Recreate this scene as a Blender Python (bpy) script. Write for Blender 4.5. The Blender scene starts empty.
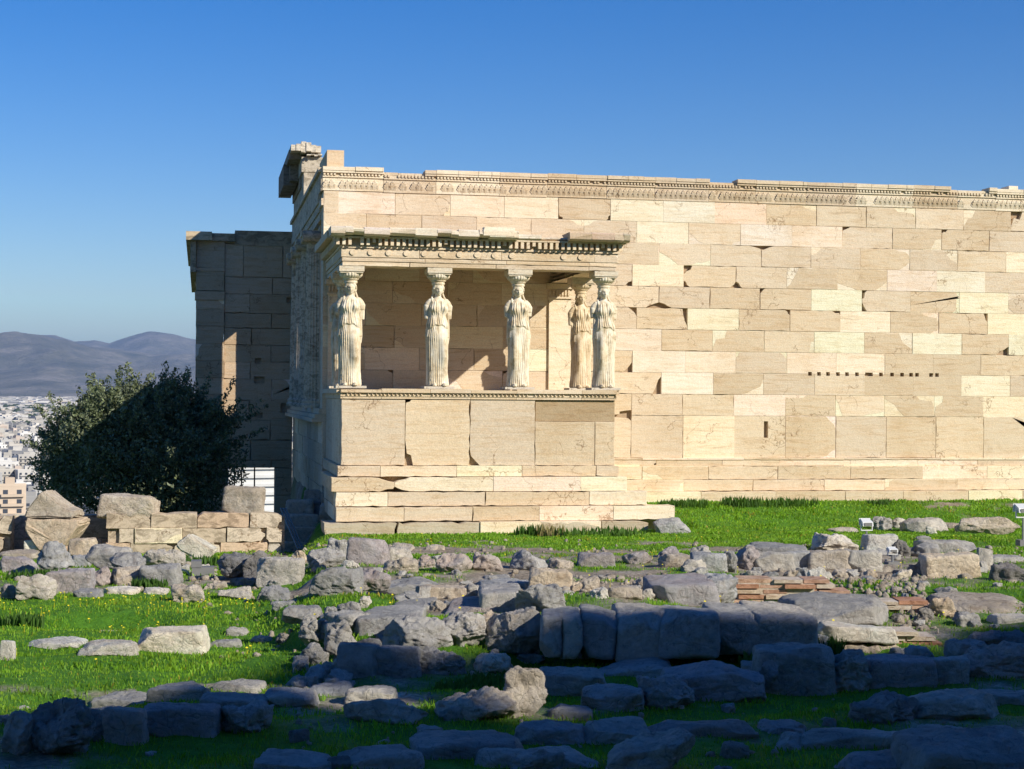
import bpy, bmesh, math, random
import numpy as np
from mathutils import Vector, Matrix, noise
R = math.radians
scn = bpy.context.scene
COL = scn.collection

# ------------------------------------------------------------------ camera
YAW, PITCH, ROLL, FPX = R(10.7), math.atan(11.5/1650), 0.0068, 1650.0
EYE = Vector((-2.62, -36.2, 2.3))
r0 = Vector((math.cos(YAW), -math.sin(YAW), 0)); f0 = Vector((math.sin(YAW), math.cos(YAW), 0)); z0 = Vector((0, 0, 1))
FW = f0*math.cos(PITCH) + z0*math.sin(PITCH)
U0 = z0*math.cos(PITCH) - f0*math.sin(PITCH)
RT = r0*math.cos(ROLL) + U0*math.sin(ROLL)
UP = U0*math.cos(ROLL) - r0*math.sin(ROLL)
cam_d = bpy.data.cameras.new('camera'); cam = bpy.data.objects.new('camera', cam_d); COL.objects.link(cam)
M = Matrix((RT, UP, -FW)).transposed().to_4x4(); M.translation = EYE
cam.matrix_world = M
cam_d.sensor_width = 36; cam_d.lens = FPX*36/1024; cam_d.clip_start = .1; cam_d.clip_end = 90000
scn.camera = cam
def ray(u, v):            # direction with unit depth
    return FW + RT*((u-512)/FPX) - UP*((v-384.5)/FPX)
def P(u, v, d): return EYE + ray(u, v)*d

# ------------------------------------------------------------------ light
SAZ, SEL = R(42), R(29)    # sun east of the south wall's normal
SUN = Vector((math.sin(SAZ)*math.cos(SEL), -math.cos(SAZ)*math.cos(SEL), math.sin(SEL)))
w = bpy.data.worlds.new("World"); scn.world = w; w.use_nodes = True
nt = w.node_tree; nt.nodes.clear()
sky = nt.nodes.new('ShaderNodeTexSky'); sky.sky_type = 'NISHITA'; sky.sun_disc = False
sky.sun_elevation = SEL; sky.sun_rotation = math.atan2(SUN.x, SUN.y)
sky.altitude = 300; sky.air_density = 1.0; sky.dust_density = 0.1; sky.ozone_density = 3.0
bg = nt.nodes.new('ShaderNodeBackground'); bg.inputs[1].default_value = 0.086
wo = nt.nodes.new('ShaderNodeOutputWorld')
hs = nt.nodes.new('ShaderNodeHueSaturation'); hs.inputs['Saturation'].default_value = 1.5; hs.inputs['Hue'].default_value = .517; nt.links.new(sky.outputs[0], hs.inputs['Color']); nt.links.new(hs.outputs[0], bg.inputs[0]); nt.links.new(bg.outputs[0], wo.inputs[0])
ld = bpy.data.lights.new('sun', 'SUN'); ld.energy = 4.4; ld.angle = R(.53); ld.color = (1, .93, .8)
lo = bpy.data.objects.new('sun', ld); COL.objects.link(lo)
lo.rotation_euler = (-SUN).to_track_quat('-Z', 'Y').to_euler(); lo.location = (30, -40, 60)
scn.view_settings.view_transform = 'Standard'; scn.view_settings.look = 'None'
scn.view_settings.exposure = 0.52; scn.view_settings.gamma = 1
scn.cycles.max_bounces = 6; scn.cycles.diffuse_bounces = 3

# ------------------------------------------------------------------ helpers
def tag(o, label=None, cat=None, group=None, kind=None):
    if label: o['label'] = label
    if cat: o['category'] = cat
    if group: o['group'] = group
    if kind: o['kind'] = kind
    return o
def empty(name, loc, label=None, cat=None, group=None):
    o = bpy.data.objects.new(name, None); COL.objects.link(o); o.location = loc; o.empty_display_size = .3
    return tag(o, label, cat, group)
def link(name, me, parent=None, mats=()):
    o = bpy.data.objects.new(name, me); COL.objects.link(o)
    for m in mats: me.materials.append(m)
    if parent is not None:
        o.parent = parent
        pm = Matrix.Translation(wloc(parent)); o.matrix_parent_inverse = pm.inverted()
    return o
def wloc(o):
    v = Vector(o.location)
    return v if o.type == 'EMPTY' else Vector((0, 0, 0))
class MB:
    def __init__(s): s.v = []; s.f = []; s.c = []; s.m = []
    def face(s, pts, col=(1, 1, 1), mi=0):
        i = len(s.v); s.v += [tuple(p) for p in pts]; s.f.append(tuple(range(i, i+len(pts)))); s.c.append(col); s.m.append(mi)
    def box(s, a, b, col=(1, 1, 1), mi=0):
        x0, y0, z0_ = a; x1, y1, z1 = b
        c = [(x0,y0,z0_),(x1,y0,z0_),(x1,y1,z0_),(x0,y1,z0_),(x0,y0,z1),(x1,y0,z1),(x1,y1,z1),(x0,y1,z1)]
        i = len(s.v); s.v += c
        for q in ((0,3,2,1),(4,5,6,7),(0,1,5,4),(1,2,6,5),(2,3,7,6),(3,0,4,7)):
            s.f.append(tuple(i+k for k in q)); s.c.append(col); s.m.append(mi)
    def add(s, vs, fs, col=(1, 1, 1), mi=0):
        i = len(s.v); s.v += [tuple(p) for p in vs]
        for q in fs: s.f.append(tuple(i+k for k in q)); s.c.append(col); s.m.append(mi)
    def lathe(s, prof, cx, cy, n=24, a0=0, a1=2*math.pi, col=(1, 1, 1), flute=0, nfl=24, capt=True):
        vs = []; full = abs(a1-a0-2*math.pi) < 1e-6; m = n if full else n+1
        for (r, z) in prof:
            for k in range(m):
                a = a0+(a1-a0)*k/n
                rr = r - (flute*abs(math.cos(a*nfl/2))**.7 if flute and r > 0 else 0)
                vs.append((cx+rr*math.cos(a), cy+rr*math.sin(a), z))
        fs = []
        for j in range(len(prof)-1):
            for k in range(n):
                k2 = (k+1) % m
                fs.append((j*m+k, j*m+k2, (j+1)*m+k2, (j+1)*m+k))
        if capt: fs.append(tuple((len(prof)-1)*m+k for k in range(m))); fs.append(tuple(reversed(range(m))))
        s.add(vs, fs, col)
    def mesh(s, name, smooth=False):
        me = bpy.data.meshes.new(name); me.from_pydata(s.v, [], s.f); 
        if s.f:
            me.polygons.foreach_set('material_index', s.m)
            ca = me.color_attributes.new('Col', 'FLOAT_COLOR', 'CORNER')
            lt = [len(f) for f in s.f]
            arr = np.repeat(np.array([tuple(c)+(1,) for c in s.c], dtype=np.float32), lt, axis=0)
            ca.data.foreach_set('color', arr.ravel())
            if smooth: me.polygons.foreach_set('use_smooth', [True]*len(s.f))
        me.update(); return me
    def build(s, name, mats, parent=None, smooth=False):
        if not isinstance(mats, (list, tuple)): mats = [mats]
        return link(name, s.mesh(name, smooth), parent, mats)
def np_mesh(name, verts, faces, k, smooth=False, cols=None):   # verts Nx3, faces Fxk
    me = bpy.data.meshes.new(name); nV, nF = len(verts), len(faces)
    me.vertices.add(nV); me.vertices.foreach_set('co', np.asarray(verts, dtype=np.float32).ravel())
    me.loops.add(nF*k); me.loops.foreach_set('vertex_index', np.asarray(faces, dtype=np.int32).ravel())
    me.polygons.add(nF); me.polygons.foreach_set('loop_start', np.arange(0, nF*k, k, dtype=np.int32))
    me.polygons.foreach_set('loop_total', np.full(nF, k, dtype=np.int32))
    if smooth: me.polygons.foreach_set('use_smooth', np.ones(nF, dtype=bool))
    if cols is not None:
        ca = me.color_attributes.new('Col', 'FLOAT_COLOR', 'POINT')
        a = np.ones((nV, 4), dtype=np.float32); a[:, :3] = cols; ca.data.foreach_set('color', a.ravel())
    me.update(calc_edges=True); return me

# ------------------------------------------------------------------ materials
class NT:
    def __init__(s, name):
        s.m = bpy.data.materials.new(name); s.m.use_nodes = True; s.t = s.m.node_tree
        s.b = s.t.nodes['Principled BSDF']; s.b.inputs['Roughness'].default_value = .9
        s.b.inputs['Specular IOR Level'].default_value = .2
    def n(s, typ, **kw):
        x = s.t.nodes.new(typ)
        for k, v in kw.items():
            if k in x.inputs: x.inputs[k].default_value = v
            else: setattr(x, k, v)
        return x
    def l(s, a, b): s.t.links.new(a, b)
    def coord(s, kind='Object', scale=(1, 1, 1), rnd=False):
        tc = s.n('ShaderNodeTexCoord'); mp = s.n('ShaderNodeMapping'); mp.inputs['Scale'].default_value = scale
        s.l(tc.outputs[kind], mp.inputs['Vector'])
        if rnd:
            oi = s.n('ShaderNodeObjectInfo'); mm = s.n('ShaderNodeMath', operation='MULTIPLY'); mm.inputs[1].default_value = 57.
            s.l(oi.outputs['Random'], mm.inputs[0]); cb = s.n('ShaderNodeCombineXYZ'); s.l(mm.outputs[0], cb.inputs[0]); s.l(mm.outputs[0], cb.inputs[1])
            s.l(cb.outputs[0], mp.inputs['Location'])
        return mp.outputs[0]
    def noise(s, vec, scale, detail=6, rough=.6, dist=0):
        x = s.n('ShaderNodeTexNoise'); x.inputs['Scale'].default_value = scale; x.inputs['Detail'].default_value = detail
        x.inputs['Roughness'].default_value = rough; x.inputs['Distortion'].default_value = dist; s.l(vec, x.inputs['Vector']); return x.outputs[0]
    def ramp(s, fac, stops):
        x = s.n('ShaderNodeValToRGB'); e = x.color_ramp.elements
        e[0].position, e[0].color = stops[0][0], (*stops[0][1], 1); e[1].position, e[1].color = stops[-1][0], (*stops[-1][1], 1)
        for p, c in stops[1:-1]:
            q = e.new(p); q.color = (*c, 1)
        s.l(fac, x.inputs[0]); return x.outputs[0]
    def mix(s, a, b, fac=1.0, mode='MULTIPLY'):
        x = s.n('ShaderNodeMix', data_type='RGBA', blend_type=mode)
        for val, i in ((a, 6), (b, 7)):
            if isinstance(val, tuple): x.inputs[i].default_value = (*val, 1)
            else: s.l(val, x.inputs[i])
        if isinstance(fac, (int, float)): x.inputs[0].default_value = fac
        else: s.l(fac, x.inputs[0])
        return x.outputs[2]
    def attr(s, name='Col'):
        x = s.n('ShaderNodeAttribute'); x.attribute_name = name; return x.outputs['Color']
    def base(s, c):
        if isinstance(c, tuple): s.b.inputs['Base Color'].default_value = (*c, 1)
        else: s.l(c, s.b.inputs['Base Color'])
    def bump(s, h, strength=.5, dist=.02, prev=None):
        x = s.n('ShaderNodeBump'); x.inputs['Strength'].default_value = strength; x.inputs['Distance'].default_value = dist
        s.l(h, x.inputs['Height'])
        if prev is not None: s.l(prev, x.inputs['Normal'])
        s.l(x.outputs[0], s.b.inputs['Normal']); return x.outputs[0]
G = lambda v: (v, v, v)
def marble(name, vein=(.8, .8, 8), lo=.92, tint=(1, .94, .87), crack=True, pits=.5):
    m = NT(name); c = m.coord('Object'); at = m.attr()
    def percol(vec, k):       # every block gets its own piece of the grain
        va = m.n('ShaderNodeVectorMath', operation='SCALE'); m.l(at, va.inputs[0]); va.inputs['Scale'].default_value = k
        vb = m.n('ShaderNodeVectorMath', operation='ADD'); m.l(vec, vb.inputs[0]); m.l(va.outputs[0], vb.inputs[1]); return vb.outputs[0]
    cv = percol(m.coord('Object', vein), 83.)
    veins = m.ramp(m.noise(cv, 1.7, 12, .72, .9), [(.30, tint_mul(tint, lo*.78)), (.43, tint_mul(tint, lo*1.05)), (.53, G(1.0)), (.66, G(1.0)), (.78, tint_mul(tint, .9))])
    streak = m.ramp(m.noise(percol(m.coord('Object', (2.2, 2.2, 20)), 41.), 1.4, 8, .7, 1.2), [(.30, (.66, .60, .54)), (.42, G(1)), (1, G(1))])
    blot = m.ramp(m.noise(c, .7, 6, .65), [(.3, (.90, .86, .80)), (.5, G(1)), (.72, (1.02, 1.0, .98))])
    dark = m.ramp(m.noise(m.coord('Object', (1, 1, .8)), 1.9, 13, .80, .4), [(.28, (.50, .42, .34)), (.335, (.8, .74, .66)), (.41, G(1)), (1, G(1))])
    col = m.mix(at, veins); col = m.mix(col, streak, .6); col = m.mix(col, blot); col = m.mix(col, dark, .8)
    fine = m.ramp(m.noise(c, 34, 5, .75), [(.3, G(.80)), (.6, G(1.05))]); col = m.mix(col, fine)
    vc = m.n('ShaderNodeTexVoronoi', feature='DISTANCE_TO_EDGE'); vc.inputs['Scale'].default_value = .85
    wn = m.n('ShaderNodeTexNoise'); wn.inputs['Scale'].default_value = 2.6; wn.inputs['Detail'].default_value = 8; m.l(c, wn.inputs['Vector'])
    m.l(m.mix(percol(c, 19.), wn.outputs['Color'], .55, 'LINEAR_LIGHT'), vc.inputs['Vector'])
    ck = m.ramp(vc.outputs['Distance'], [(0, (.36, .27, .2)), (.012, G(1))]); msk = m.ramp(m.noise(c, .8, 3), [(.5, G(0)), (.56, G(1))])
    col = m.mix(col, ck, m.mix(msk, G(.85)))
    m.base(col)
    b = m.bump(m.noise(cv, 4, 12, .75, .4), .4, .02)
    vo = m.n('ShaderNodeTexVoronoi', feature='F1'); vo.inputs['Scale'].default_value = 16; m.l(m.coord('Object', (1, 1, 2.2)), vo.inputs['Vector'])
    b2 = m.bump(m.ramp(vo.outputs['Distance'], [(.05, G(0)), (.3, G(1))]), .15*pits*2, .012, b)
    b3 = m.bump(m.noise(c, 7, 8, .7), .45, .03, b2)
    m.bump(m.noise(c, 60, 4, .7), .3, .008, b3)
    return m.m
def tint_mul(t, k): return tuple(min(1, x*k) for x in t)
MAR = marble('weathered_marble')
MARW = marble('grey_weathered_marble', vein=(2, 2, 4), lo=.6, tint=(.95, .93, .9), pits=1)
def statue_mat(base=(.80, .735, .60)):
    m = NT('statue_marble'); c = m.coord('Object')
    st = m.ramp(m.noise(m.coord('Object', (9, 9, 1.2)), 1.5, 8, .7), [(.3, (.42, .34, .25)), (.44, (.86, .80, .70)), (.55, G(1)), (1, G(1))])
    bl = m.ramp(m.noise(m.coord('Object', rnd=True), 3.4, 9, .75), [(.32, (.52, .45, .36)), (.47, (.9, .86, .8)), (.6, G(1))])
    m.base(m.mix(m.mix(base, st), bl)); m.bump(m.noise(c, 45, 6, .7), .4, .01); return m.m
STA = statue_mat(); STB = statue_mat((.76, .655, .49))
def rock_mat(name, c0, c1, c2, lichen=(.5, .48, .42)):
    m = NT(name); c = m.coord('Object', rnd=True)
    n1 = m.noise(c, 2.2, 8, .68, .4)
    col = m.ramp(n1, [(.28, c0), (.47, c1), (.62, c2), (.75, lichen)])
    sp = m.ramp(m.noise(c, 14, 8, .75), [(.30, G(.38)), (.44, G(.9)), (.60, G(1.05)), (.74, G(1.4))])
    col = m.mix(col, sp, .85)
    blot = m.ramp(m.noise(c, 5.5, 6, .7, .8), [(.54, G(1)), (.64, (.74, .68, .64))]); col = m.mix(col, blot, .7)
    vo = m.n('ShaderNodeTexVoronoi', feature='DISTANCE_TO_EDGE'); vo.inputs['Scale'].default_value = 2.4
    wn = m.n('ShaderNodeTexNoise'); wn.inputs['Scale'].default_value = 3; m.l(c, wn.inputs['Vector'])
    wv = m.mix(c, wn.outputs['Color'], .35, 'LINEAR_LIGHT'); m.l(wv, vo.inputs['Vector'])
    cr = m.ramp(vo.outputs['Distance'], [(.0, G(.35)), (.018, G(1))]); col = m.mix(col, cr, .35)
    oi = m.n('ShaderNodeObjectInfo'); vr = m.ramp(oi.outputs['Random'], [(0, (.74, .75, .78)), (.3, (1.0, .97, .92)), (.55, (.92, .95, 1.0)), (.8, (1.12, 1.05, .97)), (1, (1.2, 1.16, 1.08))]); col = m.mix(col, vr)
    m.base(col)
    b = m.bump(m.noise(c, 5, 12, .76, .3), 1.0, .11); b = m.bump(m.noise(c, 30, 8, .75), .6, .02, b)
    m.bump(cr, .5, .02, b); return m.m
ROCK = {'g': rock_mat('grey_limestone', (0.342, 0.342, 0.336), (0.512, 0.500, 0.470), (0.634, 0.610, 0.561)),
        'p': rock_mat('pink_limestone', (0.439, 0.366, 0.342), (0.537, 0.470, 0.439), (0.512, 0.488, 0.476), (0.634, 0.586, 0.537)),
        't': rock_mat('tan_poros', (0.488, 0.403, 0.293), (0.647, 0.549, 0.427), (0.732, 0.647, 0.525), (0.756, 0.695, 0.586)),
        'w': rock_mat('pale_stone', (0.708, 0.647, 0.537), (0.830, 0.769, 0.659), (0.850, 0.850, 0.756), (0.850, 0.805, 0.708)),
        'd': rock_mat('dark_rock', (0.183, 0.177, 0.171), (0.293, 0.281, 0.268), (0.390, 0.366, 0.342))}
def simple(name, col, rough=.6, metal=0, var=.15, scale=8):
    m = NT(name); c = m.coord('Object')
    m.base(m.mix(col, m.ramp(m.noise(c, scale, 6, .6), [(.3, G(1-var)), (.7, G(1+var*.3))])))
    m.b.inputs['Roughness'].default_value = rough; m.b.inputs['Metallic'].default_value = metal; m.bump(m.noise(c, scale*4, 4), .1, .005); return m.m
BRICK = marble('brick_mat', vein=(3, 3, 9), lo=.7, tint=(1, .92, .85))
METAL = simple('grey_metal', (.32, .33, .34), .45, .7); IRON = simple('iron', (.08, .07, .065), .6, .5)
LAMPW = simple('lamp_paint', (.72, .73, .72), .4, 0, .08); LAMPD = simple('lamp_bracket', (.2, .2, .2), .5)
PIPE = simple('white_plastic', (.75, .75, .73), .5)

# ------------------------------------------------------------------ terrain
def sm(x, a, b):
    t = np.clip((x-a)/(b-a), 0, 1); return t*t*(3-2*t)
_perm = np.random.RandomState(7).rand(256, 256)
def vn(x, y):              # value noise, numpy
    xi = np.floor(x).astype(int); yi = np.floor(y).astype(int); fx = x-xi; fy = y-yi
    fx = fx*fx*(3-2*fx); fy = fy*fy*(3-2*fy); g = lambda a, b: _perm[a & 255, b & 255]
    return (g(xi, yi)*(1-fx)+g(xi+1, yi)*fx)*(1-fy)+(g(xi, yi+1)*(1-fx)+g(xi+1, yi+1)*fx)*fy
def fbm(x, y, o=4):
    s = 0; a = .5
    for i in range(o): s = s+a*vn(x*2**i+17*i, y*2**i+31*i); a *= .5
    return s
def lat_dep(x, y):
    dx, dy = x-EYE.x, y-EYE.y
    return dx*r0.x+dy*r0.y, dx*f0.x+dy*f0.y
PINS = []; USE = [False]
def correction(x, y, z):   # hollows in which the heavier stones are bedded
    if not USE[0] or not PINS: return 0
    out = np.zeros(x.shape); m = (np.hypot(x-EYE.x, y-EYE.y) < 45); xs_, ys_, zs_ = x[m], y[m], z[m]
    if xs_.size == 0: return out
    num = np.zeros(xs_.shape); den = np.full(xs_.shape, .12)
    for (px, py, pz, rx) in PINS:
        q = np.exp(-((xs_-px)**2+(ys_-py)**2)/(2*rx*rx)); num += q*np.clip(pz-zs_, -1.2, .0 if rx < 0 else .06); den += q
    out[m] = num/den; return out
def terr(x, y):
    x = np.asarray(x, float); y = np.asarray(y, float)
    lat, d = lat_dep(x, y)
    q = np.where(y > -8, (y-EYE.y), 0)
    wgt = sm(y, -12, -5); qq = d*(1-wgt)+(y-EYE.y)*wgt
    Uz = np.interp(qq, [4, 9, 12, 14, 16, 19, 22.5, 27, 31.3, 32.5, 35.2, 40, 60], [.7, .42, .40, .39, .30, .16, .04, -.16, -.38, -.36, -.06, 0, 0])
    Lz = np.interp(qq, [4, 9, 11, 13, 15.5, 19, 21, 25, 29, 33, 36, 37, 60], [.7, .27, .14, -.02, -.12, -.2, -.3, -.41, -.6, -.9, -1.1, -2.6, -2.8])
    bl = np.where(d < 20, -.135*d, -.122*d)
    wd = np.interp(d, [14, 18, 22, 30, 33], [.3, .8, 1.6, 1.2, .5])
    wl = sm(lat-bl, -wd*.5, wd*.5)
    wg = sm(d-np.interp(lat, [-2.2, -1.7, -1.2, -.3, .2, 2.6, 4], [15.6, 14.9, 14.05, 14.0, 14.5, 14.45, 13.5]), .05, .5)
    fade = sm(lat, 2.6, 5)
    wg = wg*(1-fade)+sm(d, 12.0, 15.5)*fade
    k = np.where(d < 22, wl*wg, wl)
    k = np.where(y > 0, sm(x, -.4, 0)*(1-sm(y, 11.3, 12.2)), k)
    z = Lz*(1-k)+Uz*k
    z = z+(fbm(x*1.3, y*1.3, 4)-.47)*.10*np.clip(1-(y+4)/8, .15, 1)
    z = z+correction(x, y, z)
    # acropolis edge and the plain
    rr = np.hypot(x, y)
    edge = np.maximum(sm(y, 34, 130), sm(rr, 70, 190))
    plain = -72+25*sm(rr, 2500, 12000)+6*(fbm(x/700., y/700., 3)-.5)*sm(rr, 400, 1500)
    return z*(1-edge)+plain*edge
def tz(x, y): return float(terr(x, y))
def grassmask(x, y):
    lat, d = lat_dep(x, y); u = 512+lat/np.maximum(d, 1)*FPX
    n = fbm(x*.8+5, y*.8, 4); n2 = fbm(x*3, y*3+9, 3)
    base = np.interp(d, [6, 12, 15, 18, 21, 25, 27, 30, 33, 40], [.78, .8, .68, .56, .5, .52, .62, .9, .95, .9])
    lawn = sm(-u, -300, -230)*sm(d, 13, 14)*(1-sm(d, 20.8, 21.8)); base = np.where(lawn > .1, 1.6, base)
    west = sm(-u, -330, -300)*sm(d, 21.3, 23); base = np.where(west > .5, .68, base)
    return sm(base*1.0+(n-.47)*1.4+(n2-.47)*.5, .42, .72)
def build_ground():
    ang = np.concatenate([np.linspace(-180, -26, 60)[:-1], np.linspace(-26, 26, 560), np.linspace(26, 180, 60)[1:]])
    rad = np.concatenate([[1., 2, 3, 4, 5], np.arange(5.5, 42, .11), np.geomspace(42.3, 60000, 150)])
    A, Rr = np.meshgrid(np.radians(ang)+YAW, rad)
    X = EYE.x+Rr*np.sin(A); Y = EYE.y+Rr*np.cos(A); Z = terr(X, Y)
    near = sm(-Rr, -60, -40); Z = Z+(fbm(X*7, Y*7, 3)-.47)*.05*near
    na, nr = len(ang), len(rad)
    V = np.stack([X.ravel(), Y.ravel(), Z.ravel()], 1)
    i, j = np.meshgrid(np.arange(nr-1), np.arange(na-1), indexing='ij'); a = (i*na+j).ravel()
    F = np.stack([a, a+1, a+na+1, a+na], 1)[:, ::-1]
    V = np.vstack([V, [[EYE.x, EYE.y, .7]]])
    gm = grassmask(X.ravel(), Y.ravel()); c = np.zeros((len(V), 3)); c[:-1, 0] = gm; c[:-1, 1] = sm(Rr.ravel(), 60, 400)
    me = np_mesh('ground', V, F, 4, True, c)
    m = NT('ground_mat'); c = m.coord('Object'); at = m.attr(); sp = m.n('ShaderNodeSeparateColor'); m.l(at, sp.inputs[0])
    dirt = m.ramp(m.noise(c, 2.5, 8, .7), [(.3, (.16, .125, .085)), (.5, (.30, .25, .19)), (.7, (.42, .38, .31))])
    stn = m.ramp(m.noise(c, 25, 5, .7), [(.42, G(.7)), (.62, G(1.35))]); dirt = m.mix(dirt, stn)
    gr = m.ramp(m.noise(c, 9, 6, .7), [(.3, (.04, .13, .008)), (.7, (.10, .25, .02))])
    col = m.mix(dirt, gr, sp.outputs[0], 'MIX')
    town = m.ramp(m.noise(c, .02, 6, .7), [(.35, (.07, .09, .05)), (.55, (.22, .21, .18)), (.7, (.3, .27, .23))])
    m.base(m.mix(col, town, sp.outputs[1], 'MIX')); m.bump(m.noise(c, 18, 8, .7), .7, .04)
    tag(link('ground', me, None, [m.m]), kind='structure')
# ------------------------------------------------------------------ masonry blocks
rng = random.Random(11)
OLD = [(.72, .585, .41), (.75, .62, .445), (.69, .555, .385), (.77, .64, .47), (.70, .58, .43)]
NEW = [(.86, .755, .575), (.84, .73, .55), (.87, .77, .60)]
def frame_s(y0):      return lambda a, b, n: (a, y0-n, b)           # faces south; n outwards
def frame_w(x0):      return lambda a, b, n: (x0-n, a, b)           # faces west; a = y
def prism(mb, poly, fr, top, depth, col, bev=.006):
    cx = sum(p[0] for p in poly)/len(poly); cy = sum(p[1] for p in poly)/len(poly)
    hx = max(abs(p[0]-cx) for p in poly)+1e-6; hy = max(abs(p[1]-cy) for p in poly)+1e-6
    ins = [(cx+(p[0]-cx)*(1-bev/hx), cy+(p[1]-cy)*(1-bev/hy)) for p in poly]
    n = len(poly); i = len(mb.v)
    mb.v += [fr(p[0], p[1], top) for p in ins]+[fr(p[0], p[1], top-bev) for p in poly]+[fr(p[0], p[1], top-depth) for p in poly]
    mb.f.append(tuple(i+k for k in range(n))); mb.c.append(col); mb.m.append(0)
    for lv in (0, 1):
        for k in range(n):
            k2 = (k+1) % n
            mb.f.append((i+lv*n+k, i+lv*n+n+k, i+lv*n+n+k2, i+lv*n+k2)); mb.c.append(col); mb.m.append(0)
def rough_poly(poly, rg, amp=.008, step=.13):
    out = []
    for k in range(len(poly)):
        a = poly[k]; b = poly[(k+1) % len(poly)]; L = math.hypot(b[0]-a[0], b[1]-a[1]); n = max(1, int(L/step))
        for t in range(n):
            f = t/n; q = rg.random(); e = amp*(rg.random()-.5)*2 if q > .12 else amp*2.2
            nx, ny = (b[1]-a[1])/L, -(b[0]-a[0])/L
            out.append((a[0]+(b[0]-a[0])*f-nx*abs(e), a[1]+(b[1]-a[1])*f-ny*abs(e)))
    return out
def rects_minus(rc, holes):
    out = [rc]
    for h in holes:
        nx = []
        for (x0, z0_, x1, z1) in out:
            if h[2] <= x0 or h[0] >= x1 or h[3] <= z0_ or h[1] >= z1: nx.append((x0, z0_, x1, z1)); continue
            if h[1] > z0_: nx.append((x0, z0_, x1, h[1]))
            if h[3] < z1: nx.append((x0, h[3], x1, z1))
            a, b = max(z0_, h[1]), min(z1, h[3])
            if h[0] > x0: nx.append((x0, a, h[0], b))
            if h[2] < x1: nx.append((h[2], a, x1, b))
        out = nx
    return [r for r in out if r[2]-r[0] > .01 and r[3]-r[1] > .01]
def block(mb, x0, z0_, x1, z1, fr, rg, top=0, depth=.14, newp=.22, patchp=.45, chips=(), holes=(), gap=.004, jit=.006, pal=OLD, amp=.006, holep=.05):
    gx, gz = gap*rg.choice([.1, .2, .4, 1.2]), gap*rg.choice([.1, .25, .6]); x0 += gx; x1 -= gx; z0_ += gz; z1 -= gz
    t = top+(rg.random()-.5)*jit
    k = .91+.13*rg.random()
    hh = [h for h in holes if not (h[2] <= x0 or h[0] >= x1 or h[3] <= z0_ or h[1] >= z1)]
    if rg.random() < newp:
        c = tuple(v*(.95+.1*rg.random()) for v in rg.choice(NEW))
        for r_ in rects_minus((x0, z0_, x1, z1), hh): prism(mb, [(r_[0], r_[1]), (r_[2], r_[1]), (r_[2], r_[3]), (r_[0], r_[3])], fr, t, depth, c, .0015)
        return
    c = tuple(v*k for v in rg.choice(pal))
    if hh:
        for r_ in rects_minus((x0, z0_, x1, z1), hh): prism(mb, [(r_[0], r_[1]), (r_[2], r_[1]), (r_[2], r_[3]), (r_[0], r_[3])], fr, t, depth, c, .0015)
        return
    W, H = x1-x0, z1-z0_; corners = [(x0, z0_), (x1, z0_), (x1, z1), (x0, z1)]
    cut = {}; hole = False
    for i_, cn in enumerate(corners):
        for ch in chips:
            if math.hypot(ch[0]-cn[0], ch[1]-cn[1]) < .3 and i_ not in cut and x0-.1 <= ch[0] <= x1+.1:
                cut[i_] = (min(ch[2], W*.45), min(ch[3], H*.46 if len(cut) else H*.8)); hole = True
    if not cut and rg.random() < patchp:
        for i_ in ([rg.randrange(4)] if rg.random() < .5 else rg.choice([(0, 3), (1, 2), (0, 1), (2, 3), (0, 2)])): cut[i_] = (W*rg.uniform(.10, .47), H*rg.uniform(.2, .48 if len(cut) else .9))
        if rg.random() < holep:
            cut = {k_: (min(v_[0], .12), min(v_[1], .12)) for k_, v_ in cut.items()}; hole = True
    poly = []
    for i_, cn in enumerate(corners):
        if i_ in cut:
            a, b = cut[i_]; sx = 1 if i_ in (0, 3) else -1; sz = 1 if i_ in (0, 1) else -1
            pA = (cn[0], cn[1]+sz*b); pB = (cn[0]+sx*a, cn[1])
            t1, t2 = rg.uniform(.2, .45), rg.uniform(.55, .8); w1, w2 = rg.uniform(-.14, .2), rg.uniform(-.14, .2)
            mids = [(cn[0]+sx*a*(t-w_), cn[1]+sz*b*(1-t-w_)) for t, w_ in ((t1, w1), (t2, w2))]
            seq = [pA]+mids+[pB] if i_ in (0, 2) else [pB]+mids[::-1]+[pA]
            poly += seq
        else: poly.append(cn)
    if cut and not hole:
        cN = tuple(v*(.93+.1*rg.random()) for v in rg.choice(NEW))
        prism(mb, corners, fr, t-.004, depth-.004, cN, .004)
    prism(mb, rough_poly(poly, rg, amp), fr, t, depth-.008 if (cut and not hole) else depth, c, rg.choice([.002, .004, .008]))
def course(mb, x0, x1, z0_, z1, L, off, fr, rg, **kw):
    x = x0-off
    while x < x1-.02:
        xe = x+L*(1+(rg.random()-.5)*kw.get('lv', .04))
        a, b = max(x, x0), min(xe, x1)
        if b > x0 and b-a > .06: block(mb, a, z0_, b, z1, fr, rg, **{k: v for k, v in kw.items() if k != 'lv'})
        elif b > x0: pass
        x = xe
def beam(mb, x0, x1, y0, y1, z0_, z1, col=OLD[1], seg=1.4, rg=rng, jit=.01, rough=.0):   # row of worked stones, each a box
    x = x0
    while x < x1-.01:
        xe = min(x1, x+seg*(.8+.4*rg.random())); xe = x1 if x1-xe < .3 else xe
        k = .9+.15*rg.random(); j = (rg.random()-.5)*jit
        mb.box((x+.003, y0+j, z0_), (xe-.003, y1, z1-rough*rg.random()), tuple(v*k for v in col)); x = xe

def wx(u, v, y):      # world x and z of a photo point on the plane Y = y  (measuring the building)
    r_ = ray(u, v); t = (y-EYE.y)/r_.y; p = EYE+r_*t; return p.x, p.z
TEMPLE = empty('ruined_temple', (0, 0, 0), 'large roofless marble temple with a six statue porch on its south wall', 'temple')
XE = 22.8
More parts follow.
